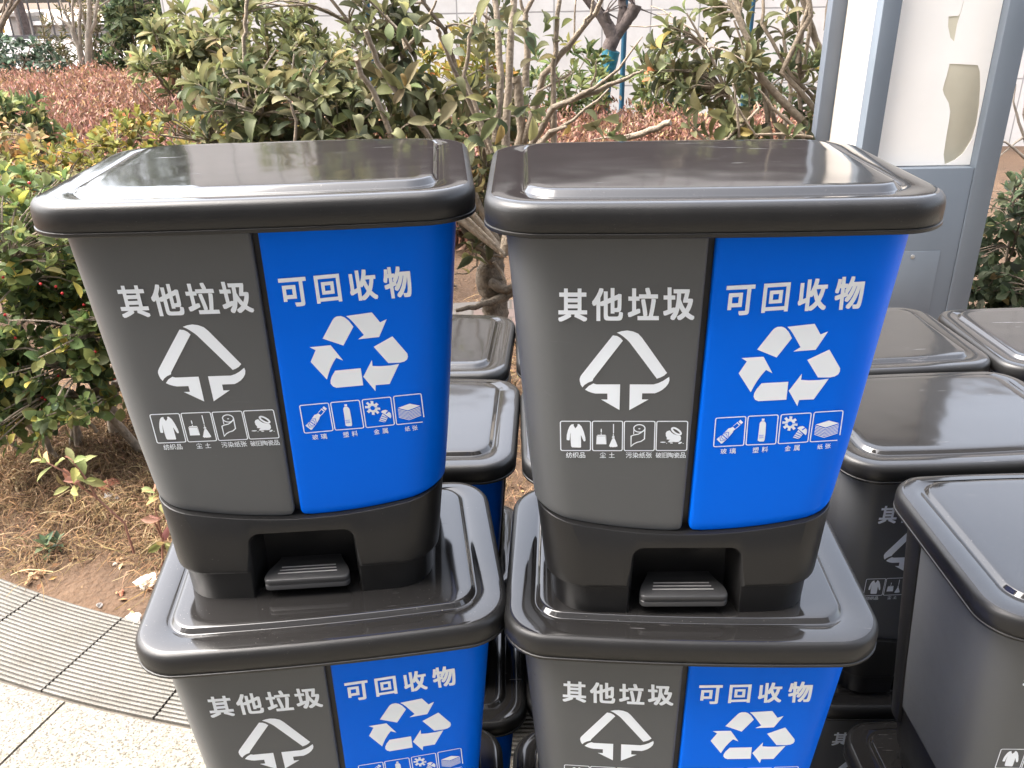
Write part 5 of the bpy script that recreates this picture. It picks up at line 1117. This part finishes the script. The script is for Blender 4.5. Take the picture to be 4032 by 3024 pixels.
# pale forked tree on the left, and a bare one at the left edge
pt = empty('tree', (-5.05, 10.8, 0.45)); mb = MB(); mt = MB()
for pts, rad in [([(352, 262), (350, 190), (350, 125)], [.075, .07, .066]), ([(350, 125), (335, 95), (322, 50)], [.036, .03, .02]), ([(350, 125), (352, 60), (350, -40)], [.05, .045, .04]), ([(358, 125), (372, 90), (380, 40), (392, -40)], [.04, .036, .03, .026]),
                 ([(325, 250), (310, 180), (295, 150), (280, 105), (225, 65)], [.06, .055, .05, .04, .02]), ([(318, 180), (312, 90), (318, 30), (305, -40)], [.035, .03, .025, .02]), ([(282, 110), (262, 60), (235, 0)], [.03, .024, .016]), ([(370, 35), (400, 20), (440, -5)], [.02, .016, .01]), ([(240, 112), (215, 85), (200, 45)], [.02, .016, .01]), ([(290, 120), (285, 40), (290, -40)], [.03, .024, .02])]:
    branch(pts, [q * 0.62 for q in rad], 10.8, 10.8, mb)
mb.v = [(x + 5.05, y - 10.8, z - 0.45) for x, y, z in mb.v]; mb.build('trunk', M['bark_grey'], pt, 60)
tag(pt, 'pale leafless tree forking low above the red hedge at the upper left', 'tree')
pt2 = empty('tree', (-7.0, 11.5, 0.45)); mb = MB()
for pts, rad in [([(-30, 160), (10, 90), (40, 20), (55, -50)], [.05, .035, .022, .014]), ([(-20, 150), (30, 60), (75, 0), (110, -50)], [.03, .024, .018, .012]), ([(0, 110), (15, 40), (22, -40)], [.02, .015, .01]), ([(-30, 80), (5, 40), (40, -30)], [.02, .014, .008])]:
    branch(pts, rad, 11.5, 11.5, mb)
mb.v = [(x + 7.0, y - 11.5, z - 0.45) for x, y, z in mb.v]; mb.build('trunk', M['bark_brown'], pt2, 60)
tag(pt2, 'bare brown branches crossing the fence at the top left corner', 'tree')
dt = empty('tree', (-8.35, 16.2, 0.4)); mb = MB(); mb.tube([(0, 0, -.2), (0.05, 0, 0.8), (-0.05, 0, 2.2), (0.0, 0, 4.0)], [.12, .10, .085, .07], 10); mb.build('trunk', M['bark_dark'], dt, 60)
mb = MB(); cr = []
for k in range(26):
    a = rng.uniform(0, 6.28); z0 = rng.uniform(1.6, 3.8); l = rng.uniform(0.8, 2.0)
    p = np.array([(0, 0, z0), (math.cos(a) * l * .5, math.sin(a) * l * .5, z0 + l * .5), (math.cos(a) * l, math.sin(a) * l, z0 + l * 1.1)]); mb.tube(p, [.03, .018, .006], 5); cr.append(p[-1])
mb.build('crown', M['bark_dark'], dt, 60)
tag(dt, 'dark-trunked bare tree standing just behind the fence', 'tree')

# broad evergreen trees beyond the fence
for i, (x, y, h, lab) in enumerate([(-12.2, 21.0, 6.0, 'tall dark evergreen tree far beyond the fence, leftmost'), (-9.0, 23.0, 7.2, 'tall dark evergreen tree far beyond the fence, middle'), (-6.2, 20.5, 5.4, 'tall dark evergreen tree far beyond the fence, next to the building')]):
    root = empty('tree', (x, y, 0.4)); mb = MB(); lv = Leaves()
    c = (x, y, 0.4 + h * 0.64); ells = [(c, (h * .26, h * .26, h * .32)), ((x - h * .16, y, c[2] - h * .12), (h * .2, h * .2, h * .2)), ((x + h * .17, y, c[2] - h * .08), (h * .18, h * .2, h * .2))]
    tips = in_ellipsoids(ells, 220, 0.4, 0.45, 0.9); d = grow(mb, (x, y, 0.4), tips, 12, h * .03, 0.05, tipr=.012)
    mb.v = [(a - x, b_ - y, z - 0.4) for a, b_, z in mb.v]; mb.build('trunk', M['bark_dark'], root, 60)
    rosettes(lv, tips, unit(d + np.array([0, 0, .5])), (10, 15), T_TINY, 0.34, 0.17, DARKG, 20, 110, 0.15); lv.build('crown', M['leaf_small'], root, (x, y, 0.4))
    tag(root, lab, 'tree', 'evergreen trees beyond the fence')

# young tree with blue wrapping, and blue support poles
wt_ = empty('tree', (0.86, 7.9, 0.42)); mb = MB(); mw = MB(); mt = MB()
branch([(2395, 200), (2415, 150), (2405, 120), (2365, 60), (2300, -20), (2270, -70)], [.062, .062, .058, .044, .036, .03], 7.9, 7.9, mb, 10)
branch([(2415, 150), (2450, 105), (2485, 55), (2500, 20)], [.056, .05, .054, .058], 7.9, 7.9, mb, 10)
branch([(2410, 140), (2400, 90), (2385, 45)], [.028, .024, .022], 7.9, 7.85, mb, 8); branch([(2440, 120), (2452, 40), (2445, -30)], [.034, .036, .03], 7.9, 7.95, mb, 8)
for k in range(26):
    u0, v0 = [(2500, 25), (2385, 48), (2310, 0), (2445, 0)][k % 4]
    u1 = u0 + rng.uniform(-110, 130); v1 = v0 - rng.uniform(20, 120) + (70 if k % 5 == 0 else 0)
    branch([(u0, v0), ((u0 + u1) / 2 + rng.uniform(-10, 10), (v0 + v1) / 2), (u1, v1)], [.008, .005, .003], 7.9, 7.9 + rng.uniform(-.2, .2), mt, 5)
branch([(2355, 470), (2370, 420), (2378, 330), (2395, 260), (2408, 196)], [.062, .064, .066, .070, .076], 7.9, 7.9, mw, 14)
for m_ in (mb, mw, mt): m_.v = [(x - 0.86, y - 7.9, z - 0.42) for x, y, z in m_.v]
mb.build('trunk', M['bark_dark'], wt_, 60); mw.build('wrap', M['wrap_blue'], wt_, 60); mt.build('twigs', M['bark_dark'], wt_, 60)
tag(wt_, 'pruned young tree with its trunk wrapped in blue cloth before the facade', 'tree')
for u, v0, v1, y, lab in [(2450, 330, -60, 8.4, 'blue support pole right behind the blue-wrapped tree'), (1462, 240, -60, 8.4, 'blue support pole rising behind the big-leaved shrub'), (2925, 420, -60, 8.3, 'blue support pole hidden among the slanting-stemmed shrub'), (655, 200, -60, 12.0, 'blue support pole by the left end of the building')]:
    a, c_ = px(u, v0, y), px(u - (u - 2016) * 0.02, v1, y); o = MB(); o.tube([c_ * 0 + np.array([a[0], y, 0.3]) - np.array([a[0], y, 0.3]), np.array([0, 0, 0.7]), np.array([0.01, 0, 2.2])], 0.024, 8)
    p = o.build('support_pole', M['pole_blue'], None, 60); p.location = (a[0], y, 0.3); tag(p, lab, 'pole', 'blue tree support poles')

# ------------------------------------------------------------------ red barberry hedge (uncountable fine twigs)
def red_patch(name, poly_fn, n, lab, htop, sc=1.0):
    lv = Leaves(); P = []
    while len(P) < n:
        x, y = poly_fn()
        P.append((x, y))
    P = np.array(P); z = np.array([terrain(x, y) for x, y in P])
    bump = np.array([noise.noise((x * 2.2, y * 2.2, 0)) for x, y in P]) * 0.11
    k = 6
    base = np.repeat(np.c_[P, z], k, 0); N = len(base)
    hh = htop + np.repeat(bump, k) + rng.normal(-0.04, 0.06, N); off = rng.normal(0, 0.03, (N, 2))
    pos = base + np.c_[off, hh]
    fw = np.c_[rng.normal(0, 0.5, (N, 2)), rng.uniform(0.3, 1.1, N)]
    L = rng.uniform(0.026, 0.062, N) * sc
    pal = [((0.230, 0.122, 0.088), 4), ((0.275, 0.160, 0.118), 3), ((0.170, 0.094, 0.070), 3), ((0.33, 0.20, 0.10), 1.4), ((0.21, 0.15, 0.075), 1.6), ((0.36, 0.18, 0.135), 1.2)]
    lv.add(T_TINY, pos, fw, rng.standard_normal((N, 3)), L, L * rng.uniform(0.25, 0.45, N), colours(N, pal, 0.2))
    # lower, darker woody layer so the ground does not show
    N2 = n * 2; q = P[rng.integers(0, n, N2)] + rng.normal(0, 0.05, (N2, 2)); zz = np.array([terrain(x, y) for x, y in q])
    pos = np.c_[q, zz + rng.uniform(0.02, htop - 0.08, N2)]; L = rng.uniform(0.06, 0.13, N2) * sc
    lv.add(T_TINY, pos, np.c_[rng.normal(0, 0.6, (N2, 2)), rng.uniform(0.3, 1.0, N2)], rng.standard_normal((N2, 3)), L, L * 0.3, colours(N2, [((0.16, 0.075, 0.055), 3), ((0.20, 0.13, 0.08), 2)], 0.2))
    o = lv.build(name, M['leaf_small']); return tag(o, lab, 'hedge', None, 'stuff')
def pl():
    while True:
        y = rng.uniform(5.9, 11.0); t = (y - 5.9) / 5.1
        x = rng.uniform(-4.3 - 2.5 * t, -0.9 - 2.4 * t)
        return x, y
red_patch('red_hedge', pl, 19000, 'low red-leaved hedge spreading behind the left bin towards the pale tree', 0.34)
def prr():
    return rng.uniform(-1.4, 3.0), rng.uniform(5.6, 7.1)
red_patch('red_hedge', prr, 10500, 'low red-leaved hedge between the cut stems and the sign box', 0.34, 0.95)

# ------------------------------------------------------------------ dry grass, litter, stones
def bed_pt(x0, x1, y0, y1, dmax=BR - 0.02):
    while True:
        x, y = rng.uniform(x0, x1), rng.uniform(y0, y1)
        if math.hypot(x - BC[0], y - BC[1]) < dmax: return x, y
V, Q, Cc = [], [], []; nb = 0
pal = [((0.215, 0.138, 0.070), 4), ((0.165, 0.102, 0.052), 4), ((0.29, 0.205, 0.115), 1.4), ((0.105, 0.064, 0.036), 3.5)]
NB = 52000; cl = colours(NB, pal, 0.2)
for i in range(NB):
    if i < 42000: x, y = bed_pt(-2.5, -0.35, 2.05, 3.6)
    elif i < 47000: x, y = bed_pt(-0.6, 0.3, 1.95, 4.6)
    else: x, y = bed_pt(-2.6, 2.4, 3.2, 5.2)
    d = BR - math.hypot(x - BC[0], y - BC[1])
    dens = 0.62 + 0.7 * noise.noise((x * 2.6, y * 2.6, 4))
    if rng.random() > dens + 0.45 * sst(0.15, 0.6, d) - 0.5 * sst(0.35, 0.0, d): continue
    z = terrain(x, y); a = rng.uniform(0, 6.283); l = rng.uniform(0.04, 0.14); w = rng.uniform(0.0009, 0.0022); h = rng.uniform(0.0, 0.04) + 0.04 * max(0, noise.noise((x * 4, y * 4, 9)))
    bend = rng.normal(0, 1.5); px_, py_ = x, y
    for k in range(5):
        t = k / 4; aa = a + bend * t
        zz = z + 0.004 + h * math.sin(math.pi * min(1, t * 0.9 + 0.06)) + 0.006 * rng.random(); ww = w * (1 - 0.65 * t)
        s = (-math.sin(aa) * ww, math.cos(aa) * ww)
        V += [(px_ + s[0], py_ + s[1], zz), (px_ - s[0], py_ - s[1], zz + w * .8)]
        px_ += math.cos(aa) * l / 4; py_ += math.sin(aa) * l / 4
    for k in range(4): Q.append((nb + 2 * k, nb + 2 * k + 1, nb + 2 * k + 3, nb + 2 * k + 2))
    Cc += [cl[i]] * 10; nb += 10
me = bpy.data.meshes.new('dry_grass'); me.from_pydata(V, [], Q); col_attr(me, np.array(Cc)); me.update()
tag(link('dry_grass', me, M['dry']), 'matted dry straw-coloured grass on the brown soil', 'grass', None, 'stuff')
# crumbs, chips and small dead leaves
lv = Leaves(); N = 2600; pp = np.array([bed_pt(-2.6, 1.2, 1.9, 4.6, BR - 0.01) for _ in range(N)]); zz = np.array([terrain(x, y) for x, y in pp]) + 0.006
L = rng.uniform(0.008, 0.035, N); lv.add(T_TINY, np.c_[pp, zz], np.c_[rng.normal(0, 1, (N, 2)), rng.normal(0, .3, N)], np.c_[rng.normal(0, .5, (N, 2)), np.ones(N)], L, L * rng.uniform(.4, .8, N), colours(N, [((0.22, 0.12, 0.06), 3), ((0.32, 0.19, 0.10), 3), ((0.14, 0.08, 0.05), 3), ((0.40, 0.30, 0.2), 1)], .2))
tag(lv.build('leaf_litter', M['dry']), 'small dead leaves and crumbs scattered on the soil', 'leaf litter', None, 'stuff')

def stone(name, lab, cat, u, v, size, m, seed, flat=0.62):
    p = px(u, v, 1.0); d = p - np.array([0, 0, 1.7408]); s = (0.03 - 1.7408) / d[2]; c = d * s + np.array([0, 0, 1.7408])
    bm = bmesh.new(); bmesh.ops.create_icosphere(bm, subdivisions=3, radius=1.0)
    for w in bm.verts:
        q = w.co.copy(); n_ = noise.noise(q * 1.1 + Vector((seed * 7.3, seed, 0))) * 0.5 + noise.noise(q * 3.1 + Vector((seed, 0, 3))) * 0.18
        k = max(abs(q.x), abs(q.y), abs(q.z)) ** 0.5
        w.co = Vector((q.x * 1.15, q.y * 0.85, q.z * flat)) / k * (0.85 + n_) * size
    me = bpy.data.meshes.new(name); bm.to_mesh(me); bm.free(); smooth(me, 28)
    o = link(name, me, M[m]); o.location = (c[0], c[1], terrain(c[0], c[1]) + size * flat * 0.45); o.rotation_euler = (0.1 * seed, 0.15, seed * 1.3)
    tag(o, lab, cat, 'loose stones on the soil')
for a in [('brick_lump', 'red-brown brick lump lying in the dry grass', 'brick', 445, 1935, 0.048, 'brick', 1), ('stone', 'flat grey-brown stone below the brick lump', 'stone', 450, 1985, 0.042, 'stone_grey', 2), ('stone', 'pale whitish rock against the lower left bin lid', 'stone', 588, 2272, 0.036, 'stone_white', 3),
          ('stone', 'grey speckled stone lying on the edge of the ribbed paving', 'stone', 515, 2400, 0.030, 'stone_grey', 4), ('stone', 'small yellowish clod near the ribbed paving at the left', 'stone', 130, 2240, 0.020, 'stone_tan', 5), ('stone', 'small light pebble on the soil next to the speckled stone', 'stone', 383, 2350, 0.010, 'stone_grey', 6),
          ('stone', 'small orange clod beside the pale whitish rock', 'stone', 472, 2185, 0.014, 'stone_tan', 7), ('stone', 'tan clod between the sprout stem and the pale rock', 'stone', 545, 2105, 0.020, 'stone_tan', 8), ('stone', 'orange-red pebble between the speckled stone and the pale rock', 'stone', 472, 2305, 0.012, 'brick', 9), ('stone', 'tiny white pebble below the sprout with the bent stem', 'stone', 450, 2200, 0.008, 'stone_white', 10), ('stone', 'brown clod in the grass below the brick lump', 'stone', 500, 2020, 0.02, 'stone_tan', 11)]:
    stone(*a)

# reddish photinia sprouts
SPR = [((0.26, 0.25, 0.09), 3), ((0.34, 0.24, 0.11), 2), ((0.42, 0.20, 0.15), 2), ((0.17, 0.19, 0.07), 2)]
def sprout(lab, base, stem, tips, n, L):
    root = empty('seedling', base); mb = MB(); lv = Leaves(); b0 = np.array(base)
    for pts in stem: mb.tube(np.array(pts) - b0, list(np.linspace(0.0045, 0.0022, len(pts))), 6)
    mb.build('stem', simple('sprout_stem', (0.20, 0.09, 0.06), 0.6), root, 60)
    rosettes(lv, np.array([t[0] for t in tips]), np.array([t[1] for t in tips], float), n, T_MED, L, L * 0.40, SPR, 35, 88); lv.build('leaves', M['leaf'], root, base)
    tag(root, lab, 'seedling', 'reddish seedlings in the soil')
Y = 2.42
sb_ = px(530, 2180, 1.0)
def gp(u, v):
    d = px(u, v, 1.0) - np.array([0, 0, 1.7408]); return d * (0.03 - 1.7408) / d[2] + np.array([0, 0, 1.7408])
g1 = gp(530, 2185)
sprout('reddish-green seedling with a bent red stem in the dry grass', tuple(g1), [[g1, px(490, 2060, g1[1] + .01), px(380, 1960, g1[1]), px(330, 1925, g1[1])], [px(380, 1960, g1[1]), px(350, 1900, g1[1]), px(285, 1815, g1[1])], [px(330, 1925, g1[1]), px(260, 1860, g1[1]), px(160, 1810, g1[1])]],
       [(px(285, 1812, g1[1]), (.2, -.3, .8)), (px(165, 1808, g1[1]), (-.4, -.2, .6)), (px(262, 1915, g1[1] - .02), (-.3, -.6, .3)), (px(335, 1890, g1[1] - .02), (.5, -.5, .3))], (5, 7), 0.062)
g2 = gp(640, 2230)
sprout('red-tipped seedling half hidden at the edge of the left front stack', tuple(g2), [[g2, px(640, 2120, g2[1]), px(610, 2000, g2[1])], [px(640, 2120, g2[1]), px(600, 2040, g2[1])]],
       [(px(600, 1930, g2[1]), (-.3, -.3, .8)), (px(625, 2040, g2[1] - .02), (-.3, -.6, .4)), (px(650, 2140, g2[1] - .02), (.3, -.5, .2))], (4, 7), 0.060)
g3 = gp(185, 2160)
root = empty('weed', tuple(g3)); lv = Leaves(); rosettes(lv, np.array([g3 + np.array([0, 0, .03]), g3 + np.array([.03, .02, .02])]), np.array([[0, 0, 1.0], [.3, -.1, .9]]), (9, 12), T_TINY, 0.055, 0.03, DARKG, 30, 95); lv.build('leaves', M['leaf_small'], root, tuple(g3)); tag(root, 'small dark green weed lying flat on the soil near the paving', 'weed')
